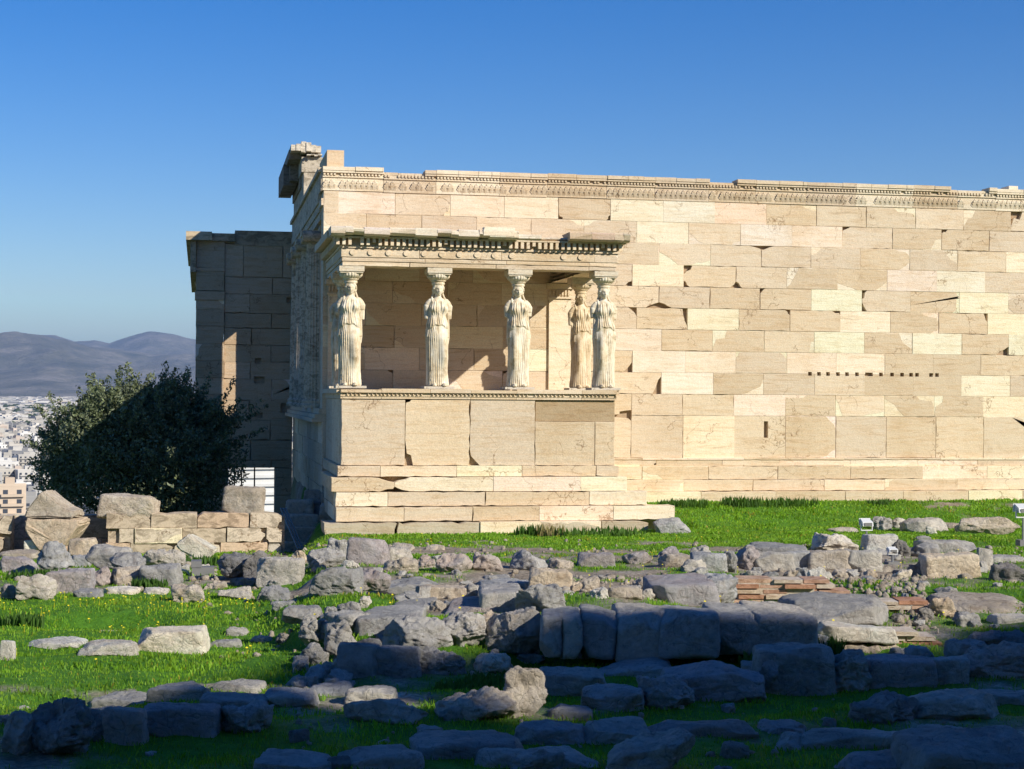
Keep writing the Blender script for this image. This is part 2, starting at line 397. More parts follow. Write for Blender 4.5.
# --- cella south wall
fs = frame_s(0)
mb = MB()
PX0 = wx(341, 430, -3.9)[0]; PX1 = wx(615, 430, -3.9)[0]
chips = []
for (u, v, a, b) in [(688,263,.2,.2),(627,283,.16,.18),(688,285,.14,.14),(737,285,.14,.14),(627,305,.2,.2),(656,307,.3,.12),(683,300,.12,.4),(683,348,.1,.2),(843,303,.2,.1),
        (625,378,.22,.22),(652,400,.2,.45),(620,416,.55,.12),(690,455,.25,.2),(800,457,.3,.25),(905,457,.3,.25),(950,457,.2,.35),(846,232,.2,.1),(1015,215,.3,.4),(950,232,.15,.1),
        (556,230,.1,.1),(600,222,.1,.12),(668,222,.1,.1),(790,208,.1,.35),(760,237,.3,.1),(990,310,.1,.2),(860,300,.12,.2),(683,213,.12,.12),(948,395,.1,.2),(1008,356,.3,.2)]:
    x, z = wx(u, v, 0); chips.append((x, z, a, b))
holes = []; zc_h = wx(870, 374.5, 0)[1]
for u in (810, 819, 828, 838, 847, 857, 867, 871, 881, 892, 902, 911, 917, 931, 937):
    x, _ = wx(u, 374.5, 0); z = zc_h; holes.append((x-.045, z-.04, x+.045, z+.045))
x, z = wx(766, 430, 0); holes.append((x-.05, z-.18, x+.05, z+.2))
zc = 1.88
course(mb, 0, XE, .915, zc, 1.22, .3, fs, rng, newp=.05, patchp=.5, chips=chips, holes=holes, jit=.008)
for k in range(10):
    course(mb, 0, XE, zc+k*.489, zc+(k+1)*.489, 1.22, (.61 if k % 2 else 0)+.3, fs, rng, newp=.26, patchp=.68, chips=chips, holes=holes, jit=.012)
mb.box((.02, .10, .1), (XE-.02, .62, 6.75), (.42, .32, .22))
SW = mb.build('cella_wall', MAR, TEMPLE)
# base mouldings and steps of the south wall
mb = MB()
for (z0_, z1, n) in ((.73, .915, .05), (.43, .73, .13), (.17, .43, .20), (-.12, .17, .42)):
    course(mb, 4.6 if n > .1 else 5.2, XE+n, z0_, z1, 1.6, rng.random()*1.5, frame_s(-n), rng, newp=.25, patchp=.2, depth=n+.13, jit=.012, lv=.3, holep=.2)
for (z_, n) in ((.90, .075), (.745, .09)):
    course(mb, 5.2, XE, z_-.025, z_+.02, 2.4, .4, frame_s(-n), rng, newp=.2, patchp=0, depth=.1, jit=.004, gap=.002)
mb.build('wall_base', MAR, SW)
# crowning band: necking, palmettes, egg and dart, top fillet (broken)
def crown_band(mb, x0, x1, y, z, h, pal, rg, broken=.13):
    x = x0
    while x < x1:
        xe = min(x1, x+rg.uniform(.9, 1.6)); k = .9+.14*rg.random(); c = tuple(v*k for v in rg.choice(pal)); dz = rg.uniform(-.012, .012)
        mb.box((x+.004, y-.02, z+dz), (xe-.004, y+.3, z+h*.55+dz), c)
        mb.box((x+.004, y-.05, z+h*.55+dz), (xe-.004, y+.3, z+h*.62+dz), c)
        mb.box((x+.004, y-.035, z+h*.62+dz), (xe-.004, y+.3, z+h*.74+dz), c)
        xm = x
        while xm < xe-.05:
            x2 = min(xe, xm+rg.uniform(.25, .8)); cut = rg.random() < broken
            tz_ = z+h*(.86 if cut else 1.0)-rg.random()*.015+dz
            mb.box((xm+.004, y-(.045 if cut else .10), z+h*.74+dz), (x2-.004, y+.3, z+h*.83+dz), c)
            if not cut: mb.box((xm+.004, y-.13+rg.random()*.02, z+h*.83+dz), (x2-.004, y+.3, tz_), c)
            else: mb.box((xm+.01, y-.02, z+h*.83+dz), (x2-.01, y+.3, tz_), c)
            xm = x2
        worn = rg.random() < .07
        xx = x+.03
        while xx < xe-.08 and not worn:      # palmette and lotus relief
            if rg.random() > .12:
                for (dx, w_, hh) in ((0, .014, .36), (.03, .011, .30), (-.03, .011, .30), (.052, .009, .2), (-.052, .009, .2)):
                    mb.add([(xx+.06+dx-w_, y-.021, z+.02+h*.04), (xx+.06+dx+w_, y-.021, z+.02+h*.04), (xx+.06+dx*1.25+w_*1.4, y-.065, z+h*(.06+hh)), (xx+.06+dx*1.25-w_*1.4, y-.065, z+h*(.06+hh)), (xx+.06+dx, y-.021, z+h*(.14+hh))],
                           [(0, 1, 2, 3), (3, 2, 4)], c)
            xx += .118
        xx = x+.02
        while xx < xe-.05:                   # eggs
            if rg.random() > .07:
                mb.box((xx, y-.075, z+h*.635+dz), (xx+.042, y-.03, z+h*.735+dz), c)
            xx += .075
        x = xe
mb = MB(); crown_band(mb, -.03, XE, 0, zc+4.89, .52, OLD+NEW[:2], random.Random(5)); mb.box((-.02, .2, 6.77), (XE, .66, 7.2), OLD[1])
mb.box((wx(1009, 190, 0)[0], .0, 7.27), (wx(1018, 190, 0)[0], .4, 7.36), NEW[2])
mb.build('carved_frieze', MAR, SW)
# side walls and east end so the building closes
mb = MB()
fN = lambda a, b, n: (a, 11.6+n, b)
mb.box((.02, 11.0, -2.8), (XE, 11.6, 6.9), OLD[1]); mb.box((XE-.6, .66, -.1), (XE, 11.0, 6.9), OLD[2])
mb.build('rear_wall', MAR, TEMPLE)

# --- west facade (seen very obliquely)
mb = MB(); fw = frame_w(0)
for k in range(9):
    za = -2.6+k*.479; course(mb, 0, 11.6, za, za+.479, 1.3, .6*(k % 2)+.2, fw, rng, newp=.05, patchp=.3, jit=.02)
mb.box((.1, .62, -2.7), (.6, 11.6, 1.72), OLD[2])
for (z_, n, h) in ((1.70, .22, .09), (1.79, .16, .09), (1.88, .07, .12)): beam(mb, 0, 0, 0, 0, 0, 0); mb.box((-n, -.0, z_), (.5, 11.6, z_+h-.003), OLD[4])
WF = mb.build('west_wall', MAR, TEMPLE)
def rowcols():
    return [2.2, 4.4, 6.5, 8.5]
wm = MB()
edges = [0.65]+[v for c in rowcols() for v in (c-.36, c+.36)]+[11.05]
wm.box((0, .003, 2.0), (.5, .66, 6.77), OLD[4]); wm.box((0, 11.0, 2.0), (.5, 11.6, 6.77), OLD[4])
wm.box((-.05, .004, 6.45), (.5, .7, 6.6), OLD[4])
for i_ in range(5):
    y0, y1 = [(.66, 1.84), (2.56, 4.04), (4.76, 6.24), (6.86, 8.14), (8.86, 11.0)][i_]
    wm.box((.1, y0-.02, 2.0), (.4, y1+.02, 3.0 if i_ not in (0,) else 3.2), OLD[4])       # parapet under windows
    if i_ == 4: wm.box((.1, 9.78, 3.0), (.4, 11.0, 6.2), OLD[4]); wm.box((.1, 8.85, 3.0), (.4, 9.8, 3.25), OLD[4]); wm.box((.1, 8.85, 5.75), (.4, 9.8, 6.2), OLD[4])
    if i_ in (1, 2, 3):
        wm.box((.08, y0, 3.0), (.42, y0+.2, 5.4), OLD[0]); wm.box((.08, y1-.2, 3.0), (.42, y1, 5.4), OLD[0]); wm.box((.08, y0, 5.4), (.42, y1, 6.2), OLD[4])
for y_ in rowcols(): wm.box((.06, y_-.36, 2.0), (.5, y_+.36, 6.2), OLD[4])
wm.build('window_wall', MAR, WF)
for y_ in rowcols():
    cmb = MB()
    prof = [(.36, 2.0), (.37, 2.06), (.32, 2.1), (.34, 2.16), (.29, 2.2)]+[(.285-.04*(i/10.), 2.22+3.6*i/10.) for i in range(11)]+[(.27, 5.84), (.33, 5.95)]
    cmb.lathe(prof, .02, y_, 96, col=OLD[4], flute=.022, nfl=24)
    cmb.box((-.36, y_-.30, 5.95), (.3, y_+.30, 6.08), OLD[4])
    for s in (-1, 1):                                         # volutes
        vs = []; n_ = 20
        for k in range(n_): vs.append((-.34, y_+s*.29+.13*math.cos(k*2*math.pi/n_), 5.93+.13*math.sin(k*2*math.pi/n_)))
        vs += [(p[0]+.6, p[1], p[2]) for p in vs]
        cmb.add(vs, [tuple(range(n_))]+[(k, (k+1) % n_, n_+(k+1) % n_, n_+k) for k in range(n_)], OLD[4])
    cmb.build('engaged_column', MARW, WF, smooth=False)
em = MB()
for (z0_, z1, n) in ((6.2, 6.38, .02), (6.38, 6.56, .05), (6.56, 6.77, .08)): em.box((-n, .7, z0_), (.5, 11.58, z1-.003), OLD[4])
em.box((-.06, .004, 6.77), (.58, 11.6, 7.18), OLD[4]); em.box((-.12, .0, 7.18), (.6, 11.62, 7.27), OLD[4])
em.build('entablature', MARW, WF)
# loose looking remains on top
mb = MB()
x0, z_t = wx(327, 150, .15); x1, _ = wx(344, 150, .15)
mb.box((x0, .12, 7.26), (x1, 2.4, z_t), (.72, .56, .38)); mb.build('corner_block', MAR, TEMPLE)

# ------------------------------------------------------------------ rocks
_cube = {}
def cube_grid(n):
    if n in _cube: return _cube[n]
    pts = {}; V = []; F = []
    def idx(p):
        k = tuple(round(c*1000) for c in p)
        if k not in pts: pts[k] = len(V); V.append(p)
        return pts[k]
    g = [math.tan((i/n*2-1)*math.pi/4) for i in range(n+1)]
    for ax in range(3):
        for sgn in (-1, 1):
            for i in range(n):
                for j in range(n):
                    q = []
                    for (a, b) in ((i, j), (i+1, j), (i+1, j+1), (i, j+1)):
                        p = [0, 0, 0]; p[ax] = sgn; p[(ax+1) % 3] = g[a]; p[(ax+2) % 3] = g[b]; q.append(idx(tuple(p)))
                    F.append(q if sgn > 0 else q[::-1])
    _cube[n] = (np.array(V), np.array(F)); return _cube[n]
def n3(V, s, seed):
    return np.array([noise.noise(Vector((p[0]*s+seed, p[1]*s-seed, p[2]*s+seed*.7))) for p in V])
def rock_mesh(W, T, H, kind, seed, n=15, amp=None):
    rs = np.random.RandomState(seed); V, F = cube_grid(n); V = V.copy()
    k = {'b': 4., 'q': 12., 's': 8., 'r': 5.}[kind]
    V = V/((np.abs(V)**k).sum(1)**(1/k))[:, None]
    nc = {'b': 13, 'q': 7, 's': 9, 'r': 14}[kind]
    for _ in range(nc):
        d = rs.normal(size=3); d[2] *= .8; d /= np.linalg.norm(d)
        lim = {'b': .84, 'q': 1.20, 's': 1.06, 'r': .86}[kind]*rs.uniform(.86, 1.14)
        ex = np.maximum(V@d-lim, 0); V = V-ex[:, None]*d
    V = V/np.abs(V).max(0)
    sh = rs.uniform(-.14, .14) if kind in 'br' else rs.uniform(-.05, .05)
    V[:, 0] += sh*V[:, 2]; tp = rs.uniform(.0, .22) if kind != 'q' else rs.uniform(0, .08)
    V[:, 0] *= 1-tp*V[:, 2]*.5; V[:, 2] += rs.uniform(-.12, .12)*V[:, 0]
    V = V*np.array([W/2, T/2, H/2]); s = min(W, T, H)
    a = (amp or {'b': .12, 'q': .05, 's': .09, 'r': .15}[kind])*s
    sc = 2.2/max(W, T, H); L = np.linalg.norm(V, axis=1)[:, None]+1e-6; nrm = V/np.array([W/2, T/2, H/2])**2; nrm /= np.linalg.norm(nrm, axis=1)[:, None]+1e-6
    disp = a*(n3(V, sc*1.3, seed*.37)*1.3+n3(V, sc*3.2, seed*.91)*.7+n3(V, sc*8, seed*1.7)*.4+n3(V, sc*17, seed*2.9)*.22)
    # horizontal bedding ledges and pits
    disp -= a*.8*np.maximum(0, n3(V*np.array([1, 1, 2.6]), sc*4.5, seed*2.3)-.25)*2
    V = V+nrm*disp[:, None]
    return np_mesh('rock', V, F, 4, False)
ZONES = {}
def march(u, v):
    r_ = ray(u, v)
    prev = None
    for i in range(1400):
        d = 6+i*.03; p = EYE+r_*d
        if p.z <= tz(p.x, p.y): return d
    return 40.
NOUN = {'b': ('boulder', 'rounded boulder'), 'q': ('stone_block', 'squared block'), 's': ('stone_slab', 'flat slab'), 'r': ('boulder', 'rough boulder')}
CNAME = {'g': 'grey', 'p': 'pinkish grey', 't': 'tan', 'w': 'pale', 'd': 'dark grey'}
_seed = [100]
def rock(zone, x0, y0, x1, y1, kind, col, adj='', d=None, T=None, sink=.05, roll=0, amp=None):
    uc = (x0+x1)/2
    if d is None: d = march(uc, min(y1, 812))
    W = (x1-x0)*d/FPX*(1.12 if d < 14 else 1.04)
    Tt = T if T else {'b': .75, 'q': .6, 's': .8, 'r': .7}[kind]*min(W, 1.1)
    base = P(uc, y1, d)
    ztop = lambda TT: P(uc, y0, d+TT*.8).z
    hor = 396+.007*(uc-512)
    zb = base.z; h = ztop(Tt)-zb
    while h < .28*W*(1 if kind != 's' else .35) and Tt > .2: Tt *= .88; h = ztop(Tt)-zb
    h = max(h, .06)*(1.12 if d < 13.9 else 1)
    _seed[0] += 1; sd = _seed[0]
    me = rock_mesh(W*1.04, Tt*1.05, h+sink, kind, sd, n=24 if (x1-x0) > 40 else 15, amp=amp)
    nm, noun = NOUN[kind]
    o = link(nm, me, None, [ROCK[col]])
    c = base+f0*(Tt*.45); bp = base+f0*(Tt*.1); PINS.append((bp.x, bp.y, zb+.02, .22+.22*W)); PINS.append((bp.x-f0.x*.35, bp.y-f0.y*.35, zb-.02, .18+.18*W)); o.location = (c.x, c.y, zb-sink+(h+sink)/2)
    o.rotation_euler = (R(random.Random(sd).uniform(-3, 3)), R(roll+random.Random(sd+9).uniform(-3, 3)), -YAW+R(random.Random(sd+5).uniform(-10, 10) if kind != 'q' else random.Random(sd).uniform(-3, 3)))
    o['category'] = 'stone slab' if kind == 's' else ('stone block' if kind == 'q' else 'rock')
    ZONES.setdefault(zone, []).append((uc, o, (adj+' '+CNAME[col]).strip(), noun))
    return o
CR = {'A': (0, 460, 3.846), 'B': (0, 620, 3.413), 'C': (240, 500, 3.938), 'D': (260, 640, 3.413), 'E': (480, 520, 3.657), 'F': (520, 640, 3.413), 'G': (740, 490, 3.606), 'H': (760, 620, 3.879), 'K': (260, 480, 9.61)}
def rows(txt):
    for ln in txt.strip().splitlines():
        p = [s.strip() for s in ln.split(';')]
        if len(p) < 3: continue
        cr = p[0]; ox, oy, s = CR[cr]; zone = p[1]
        for it in p[2:]:
            t = it.split()
            if len(t) < 6: continue
            x0, y0, x1, y1 = [float(v) for v in t[:4]]; kind, col = t[4], t[5]; kw = {}; adj = []
            for e in t[6:]:
                if '=' in e: a, b = e.split('='); kw[a] = float(b)
                else: adj.append(e)
            rock(zone, ox+x0/s, oy+y0/s, ox+x1/s, oy+y1/s, kind, col, ' '.join(adj), **kw)
rows('''
A; in the upper row of rocks behind the lawn; 0 372 125 432 s p low d=24; 130 322 265 415 b g mottled d=23.3; 330 330 480 405 s g thick d=23.6; 412 352 555 430 b g tilted oval d=22.9; 545 335 650 400 b g d=23.6; 640 340 702 402 b g small d=24; 835 360 1000 452 r d jagged d=23; 880 446 1000 490 r d low
A; low down on the back edge of the sunny lawn; 0 472 62 535 b p; 50 440 190 540 r g split; 180 418 340 515 q p wide; 345 415 425 490 b p small d=22.6; 425 412 545 495 r t d=22.6; 542 400 682 490 q g d=22.5; 280 495 378 528 s g small; 395 485 518 520 s w thin; 545 488 640 516 s w small; 645 475 780 550 r t crumbling; 785 460 862 502 r t; 835 485 962 540 b g low
A; on the sunny lawn at left; 0 693 50 769 q w; 95 685 300 724 s w long low; 300 690 505 752 s w cracked; 360 655 503 697 s w stacked d=18.2; 530 640 772 740 q w large cracked; 870 643 948 676 s g small; 805 690 917 723 s g small flat
A; along the foot of the ashlar wall at left; 265 300 360 362 q t small d=30; 262 365 335 412 s g d=26; 0 345 130 376 s t d=30; 92 308 142 355 q w d=31.5; 755 400 800 430 b w d=26
B; in the shaded row at lower left; 0 318 90 462 r g pitted; 78 282 282 462 r g large pitted; 245 305 372 420 r d; 312 250 480 318 s g d=12.6; 360 308 480 424 q p; 500 290 716 396 q p; 735 290 905 392 r g
B; behind the shaded row at lower left; 505 222 685 264 s g; 735 214 880 252 s g; 695 252 892 302 s g; 905 238 1024 290 s g
D; at the bottom edge left of centre; 0 380 235 450 s g; 0 455 60 500 b d; 270 365 532 440 s g rough; 230 405 300 450 s d; 530 308 865 402 s g long smooth; 755 385 962 432 s g; 890 290 1024 362 s g tilted; 875 375 1024 455 r g
D; in the shaded hollow below the corner of the terrace; 20 170 175 226 s g; 175 150 300 202 s g; 300 160 447 216 s g; 295 208 580 282 b g low wide; 100 320 160 350 s d small
D; catching a patch of sun in the shaded front; 620 165 862 278 r t wide; 835 105 966 266 r t upright; 725 38 857 126 b w; 862 45 930 96 b g small
C; just below the west corner of the porch steps; 345 152 435 240 r g; 425 150 576 250 q p; 550 185 668 243 b g; 560 222 690 288 b t; 262 190 402 272 b g; 395 235 465 268 b w small; 205 200 262 250 r t small
C; in the middle band left of centre; 0 205 95 335 r d large; 70 225 236 336 q g; 280 262 482 366 b g large; 462 268 596 346 b p; 0 342 46 392 b g; 68 335 190 402 b g
C; low in the grass at the left end of the terrace; 165 415 312 467 s g; 130 392 236 426 s g thin; 385 398 472 433 b g small; 465 376 512 412 b w small; 330 430 380 450 s g; 45 530 130 566 b g small; 145 525 210 562 b d small; 0 500 26 530 b w tiny
C; standing across the grass in front of the porch; 690 215 766 273 b p; 775 210 900 286 r p; 915 208 1018 281 b p; 600 170 680 200 s t; 730 175 800 200 s t thin
C; on the top of the terrace left of centre; 560 297 782 402 s g large d=18.6 T=1.0; 715 335 886 392 q t d=17.6; 885 335 962 392 b g d=17.6; 940 335 1030 402 q g d=17.4; 960 295 1060 322 s g thin d=20; 605 380 762 442 s g d=16.4 T=.8; 750 390 816 446 b t d=16.3; 820 388 1030 442 s p smooth d=16 T=.8; 500 400 560 440 b d small d=18
C; in the upper course of the curved terrace corner; 225 465 332 562 r g stacked d=14.9; 300 440 470 500 s g d=15 T=.8; 330 475 452 612 r g jagged d=14.4; 450 418 702 542 q g broad d=14.7 T=.9; 565 450 822 588 b g large d=14.2; 800 435 977 567 b g d=14.4; 970 440 1100 547 b g d=14.6
C; in the lower course of the curved terrace corner; 240 555 345 668 r g d=14.3; 345 615 420 722 r g d=13.9; 392 575 537 712 q g d=13.7; 535 585 697 707 q g d=13.7; 695 590 872 692 r g d=13.8; 455 540 552 588 b d d=14; 310 640 370 700 b g d=14
E; beside the centre of the grass strip; 108 118 240 186 b g; 255 143 340 180 b t small; 362 118 490 173 q p; 525 116 628 166 b p; 655 98 727 142 b p; 662 122 774 173 s t; 775 92 850 132 b g; 780 118 900 190 q g; 728 142 830 190 b g; 888 112 946 190 b g; 935 98 1018 182 b p; 972 185 1030 236 b g
E; on the terrace floor at the centre; 185 178 332 250 q t; 0 213 175 246 s g; 330 225 380 262 b t small; 350 215 440 262 r t; 405 246 480 286 b w small; 478 240 592 286 s t; 560 212 640 262 r t; 590 250 640 282 b g small; 630 203 862 314 q p large d=16.6 T=.9; 795 188 942 302 r g d=17 T=.8; 30 245 100 325 b g d=16.5; 0 236 146 330 q g d=16 T=.7; 140 233 322 337 r g upright d=15.6
E; in the shaded retaining row; 225 322 300 487 q g narrow d=14.1 T=.6; 285 322 372 487 q g narrow d=14.1 T=.6; 368 319 502 484 q g d=14.2 T=.7; 505 311 700 490 q g d=14.2 T=.8; 674 311 872 494 q g d=14.1 T=.8; 850 307 1036 472 q g d=14.4 T=.8; 30 328 242 474 b g pitted d=14.4; -30 325 70 440 b t d=14.9
G; in the shaded retaining row; 50 415 270 568 q g sunlit-edged d=14.4 T=.8
E; scattered at the foot of the retaining row; 300 488 347 516 b g tiny; 345 485 432 522 b g small; 120 475 202 542 b g; 450 490 520 512 b d tiny; 720 490 790 512 b d small
F; in the shaded band right of centre; 70 103 280 192 s g; 285 70 502 137 s g; 525 86 817 212 s p large; 225 158 412 242 s g tilted; 410 123 587 237 b g; 770 70 880 132 s g; 735 55 770 80 b d small
F; at the bottom edge of the centre; 105 238 240 272 s g low; 0 278 202 362 s p tilted; 230 273 432 352 s g; 0 370 252 445 s g rough; 290 320 580 460 b g massive; 455 276 797 332 s p long; 835 292 972 327 s p; 700 385 780 400 s d thin
H; in the shaded row at right; 15 112 276 306 q g large d=12.8; 270 125 436 268 r g d=12.9; 435 148 668 266 q p d=13; 640 152 802 246 q g d=13.1; 0 162 66 242 b g d=12.6
G; in the shaded corner at far right; 860 495 1060 590 r d d=15; 770 545 890 607 s g; 845 558 1090 690 r p massive
H; at the lower right; 385 288 616 412 r g; 625 275 928 387 s g wide; 890 272 1090 332 s g; 15 410 176 446 s p thin; 205 428 598 492 s g long; 340 513 702 590 s p; 625 440 1080 600 s g massive rough; 630 436 792 466 s g low; 250 400 300 425 b d tiny; 690 350 757 392 b g small
G; at the back of the upper right field; 330 133 427 153 s t thin; 265 156 422 220 r w wedge-shaped d=25.5; 452 158 566 222 q w d=26; 478 95 546 146 r g; 540 100 602 140 b g; 600 100 744 152 s g wide; 735 118 802 141 s t; 780 116 830 152 b t; 800 96 1012 152 r t wide d=29.5; 672 132 712 158 b w small
G; in the stacked course left of the small lamp; 0 198 62 290 b g d=21.5; 55 190 252 228 s g d=22.5 T=.8; 60 223 192 297 q g d=21.4; 175 220 254 277 q g d=21.5; 255 216 397 284 q t d=21.4; 390 216 510 292 q g d=21.4
G; in the bottom course left of the small lamp; 30 290 84 332 b g d=20.6; 80 290 142 322 b g d=20.6; 160 282 212 322 b t d=20.7; 200 280 256 324 r g d=20.7; 253 280 330 334 b w d=20.4; 338 284 402 324 b t d=20.8; 415 288 502 337 r t d=20.8; 508 275 560 300 b t small d=21.4
G; in the rough field right of the small lamp; 558 286 624 317 b w; 560 178 612 236 r d d=23.5; 612 190 722 237 b g d=23.5; 660 178 862 227 s g wide; 675 226 862 318 q t large d=21; 622 250 705 318 r d d=21.2; 862 210 912 290 q g upright d=22.5; 903 233 1030 264 s g; 920 262 1060 340 r d d=20.5; 790 300 840 322 b t small; 640 165 690 185 s g small
G; around the brick footing; 215 372 546 480 s g huge d=16 T=1.1; 300 478 560 532 s w d=15.1 T=.3; 255 523 322 564 b w small; 690 385 786 472 r t d=17; 600 562 705 612 b g; 760 378 1060 447 s t large d=17.2 T=1; 790 443 866 477 s g d=16.5; 925 443 1060 477 s w thin d=16.5; 545 440 600 470 b d small d=16.8; 640 420 700 470 r d small d=16.8
K; piled in the shade against the temple corner; 250 185 502 317 q t d=35.2; 425 93 592 202 q t d=35.6; 505 205 582 322 q d d=35.3; 588 98 732 237 q t d=35.3; 578 220 822 377 q t d=34.7; 145 318 562 456 q t long d=35; 556 318 622 462 q d d=35; 105 452 602 592 q t long d=34.8; 160 588 442 702 q t d=34.5; 440 590 600 700 q d d=34.5
A; on top of or beside the ashlar wall; 385 131 583 224 q t oblong d=32.3; 862 100 1002 206 q t notched d=32.75; 250 188 305 220 b t small d=32.2
E; at the right foot of the porch steps; 640 -8 762 50 b g d=32.2
''')

# ------------------------------------------------------------------ caryatid porch
YP = -3.9
PORCH = MB()
pr = random.Random(3)
zf = 2.46
def pbox(mb, z0_, z1, n, x0e=0, x1e=0, seg=1.6, newp=.15, patchp=.15, chips=(), jit=.012, rg=pr, amp=.008, pal=OLD+NEW[:1]):
    course(mb, PX0-n-x0e, PX1+n+x1e, z0_, z1, seg, rg.random()*seg*.8, frame_s(YP-n), rg, newp=newp, patchp=patchp, depth=.5, lv=.35, chips=chips, jit=jit, amp=amp, pal=pal, holep=.4)
    fr = lambda a, b, n_: (PX0-n-x0e-n_, a, b)
    course(mb, YP-n+.5, -1.2 if n > .1 else 0, z0_, z1, seg, 0, fr, rg, newp=.1, patchp=.1, depth=.5, jit=jit)
    fe = lambda a, b, n_: (PX1+n+n_, a, b)
    course(mb, YP-n+.5, 0, z0_, z1, seg, 0, fe, rg, newp=.1, patchp=.1, depth=.5, jit=jit)
# orthostates of the podium with the photo's joints
fp = frame_s(YP)
xs = [wx(u, 430, YP)[0] for u in (341, 405, 470, 535, 615)]
zt, zb = wx(500, 399.5, YP)[1], wx(500, 465.5, YP)[1]
mb = PORCH
pc = [(xs[1], zb, .16, .35), (xs[1], zt, .12, .1), (xs[2], zb, .2, .3), (xs[2], zt, .02, .3)]
block(mb, xs[0], zb, xs[1], zt, fp, pr, newp=0, patchp=0, depth=.4, amp=.006, jit=.0)
block(mb, xs[1], zb, xs[2], zt, fp, pr, newp=0, patchp=0, depth=.4, chips=pc[:2], amp=.01, jit=.01, gap=.008)
block(mb, xs[2], zb, xs[3], zt, fp, pr, newp=0, patchp=0, depth=.4, chips=pc[2:3], amp=.006, jit=.01, gap=.006)
zm = wx(570, 421.5, YP)[1]
prism(mb, [(xs[3]+.01, zm), (xs[4], zm), (xs[4], zt-.004), (xs[3]+.01, zt-.004)], fp, -.03, .37, (.46, .35, .22), .008)
xm = wx(580, 440, YP)[0]
block(mb, xs[3], zb, xm+.3, zm, fp, pr, newp=0, patchp=0, depth=.4, jit=0); block(mb, xm+.3, zb, xs[4], zm, fp, pr, newp=0, patchp=0, depth=.4, jit=.008)
course(mb, YP+.4, 0, zb, zt, 1.9, 0, frame_w(PX0), pr, newp=0, patchp=.1, depth=.4); course(mb, YP+.4, 0, zb, zt, 1.9, 0, lambda a, b, n: (PX1+n, a, b), pr, newp=.1, patchp=.1, depth=.4)
mb.box((PX0+.1, YP+.1, -.4), (PX1-.1, -.01, zt-.06), (.45, .35, .24))
PO = mb.build('statue_porch', MAR, TEMPLE)
mb = MB()
LV = [wx(480, v, YP-.25)[1] for v in (465.8, 477, 491.6, 506, 520.4, 534)]
ch2 = [(wx(392, 478, YP)[0], LV[1], .3, .1), (wx(410, 480, YP)[0], LV[1], .25, .2)]
pbox(mb, LV[1], LV[0]-.004, .07, seg=1.5, patchp=.1, newp=.1)
pbox(mb, LV[2], LV[1]-.004, .20, seg=1.9, patchp=.1, newp=.05, chips=ch2)
pbox(mb, LV[3], LV[2]-.004, .26, seg=1.9, x0e=-.14, x1e=.35, patchp=.1, newp=.1)
pbox(mb, LV[4], LV[3]-.004, .42, x0e=-.3, x1e=.72, seg=1.55, patchp=.2, newp=.2)
x0s = wx(324, 530, YP-.7)[0]
course(mb, x0s, PX1+.55, LV[5]-.3, LV[4]-.004, 1.4, .3, frame_s(YP-.60), pr, newp=.25, patchp=.4, depth=.9, lv=.6, amp=.02, jit=.05, pal=[(.52, .44, .32), (.58, .5, .38)])
mb.box((PX0+.15, YP-.1, -.9), (PX1+.9, -.01, LV[3]-.05), (.45, .36, .26))
mb.build('porch_steps', MAR, PO)
# podium crown with egg and dart
mb = MB()
def crown_small(mb, x0, x1, y, z, rg, side=None):
    x = x0
    while x < x1-.01:
        xe = min(x1, x+rg.uniform(.6, 1.5)); k = .92+.1*rg.random(); c = tuple(v*k for v in rg.choice(OLD+NEW)); hgt = .0 if rg.random() > .2 else -.02
        mb.box((x+.003, y-.03, z), (xe-.003, y+.45, z+.045), c); mb.box((x+.003, y-.045, z+.045), (xe-.003, y+.45, z+.12), c); mb.box((x+.003, y-.10, z+.12), (xe-.003, y+.45, z+.20+hgt), c)
        xx = x+.015
        while xx < xe-.05:
            if rg.random() > .06:
                vs = [(xx+.032+.026*math.cos(t), y-.046-.035*max(0, math.sin(p_)), z+.083+.035*math.sin(t)) for p_ in (0,) for t in [i*math.pi/3 for i in range(6)]]
                vs.append((xx+.032, y-.09, z+.083)); mb.add(vs, [((i+1) % 6, i, 6) for i in range(6)], c)
            xx += .082
        x = xe
crown_small(mb, PX0-.02, PX1+.02, YP, zt, random.Random(8))
mb.box((PX0-.09, YP+.02, zt+.1), (PX0+.45, -.01, zt+.198), OLD[4]); mb.box((PX1-.45, YP+.02, zt+.1), (PX1+.09, -.01, zt+.198), OLD[4]); mb.box((PX0-.03, YP+.02, zt), (PX0+.4, -.01, zt+.1), OLD[4]); mb.box((PX1-.4, YP+.02, zt), (PX1+.03, -.01, zt+.1), OLD[4])
mb.box((PX0+.4, YP+.4, zt-.1), (PX1-.4, -.01, zt+.15), OLD[2])
mb.build('podium_moulding', MAR, PO)
ZFL = zt+.205
# entablature
za = wx(480, 268.5, YP)[1]; zb_ = wx(480, 251, YP)[1]; zd = wx(480, 239.5, YP-.1)[1]; zcn = wx(480, 229.5, YP-.3)[1]
mb = MB(); er = random.Random(21); ztp = za+.0
def ring(mb, z0_, z1, n, rg, seg=1.7, col=None, south=True, we=(0, 0)):
    t = .55
    for (kind) in ('s', 'w', 'e'):
        if kind == 's': course(mb, PX0-n, PX1+n, z0_, z1, seg, .2, frame_s(YP-n), rg, newp=.15, patchp=.2, depth=t+n, lv=.3, jit=.004, amp=.004)
        if kind == 'w': course(mb, YP+t, -.0, z0_, z1, seg, 0, frame_w(PX0-n), rg, newp=.0, patchp=.1, depth=t+n, jit=.004)
        if kind == 'e': course(mb, YP+t, -.0, z0_, z1, seg, 0, lambda a, b, q: (PX1+n+q, a, b), rg, newp=.1, patchp=.1, depth=t+n, jit=.004)
hA = zb_-za
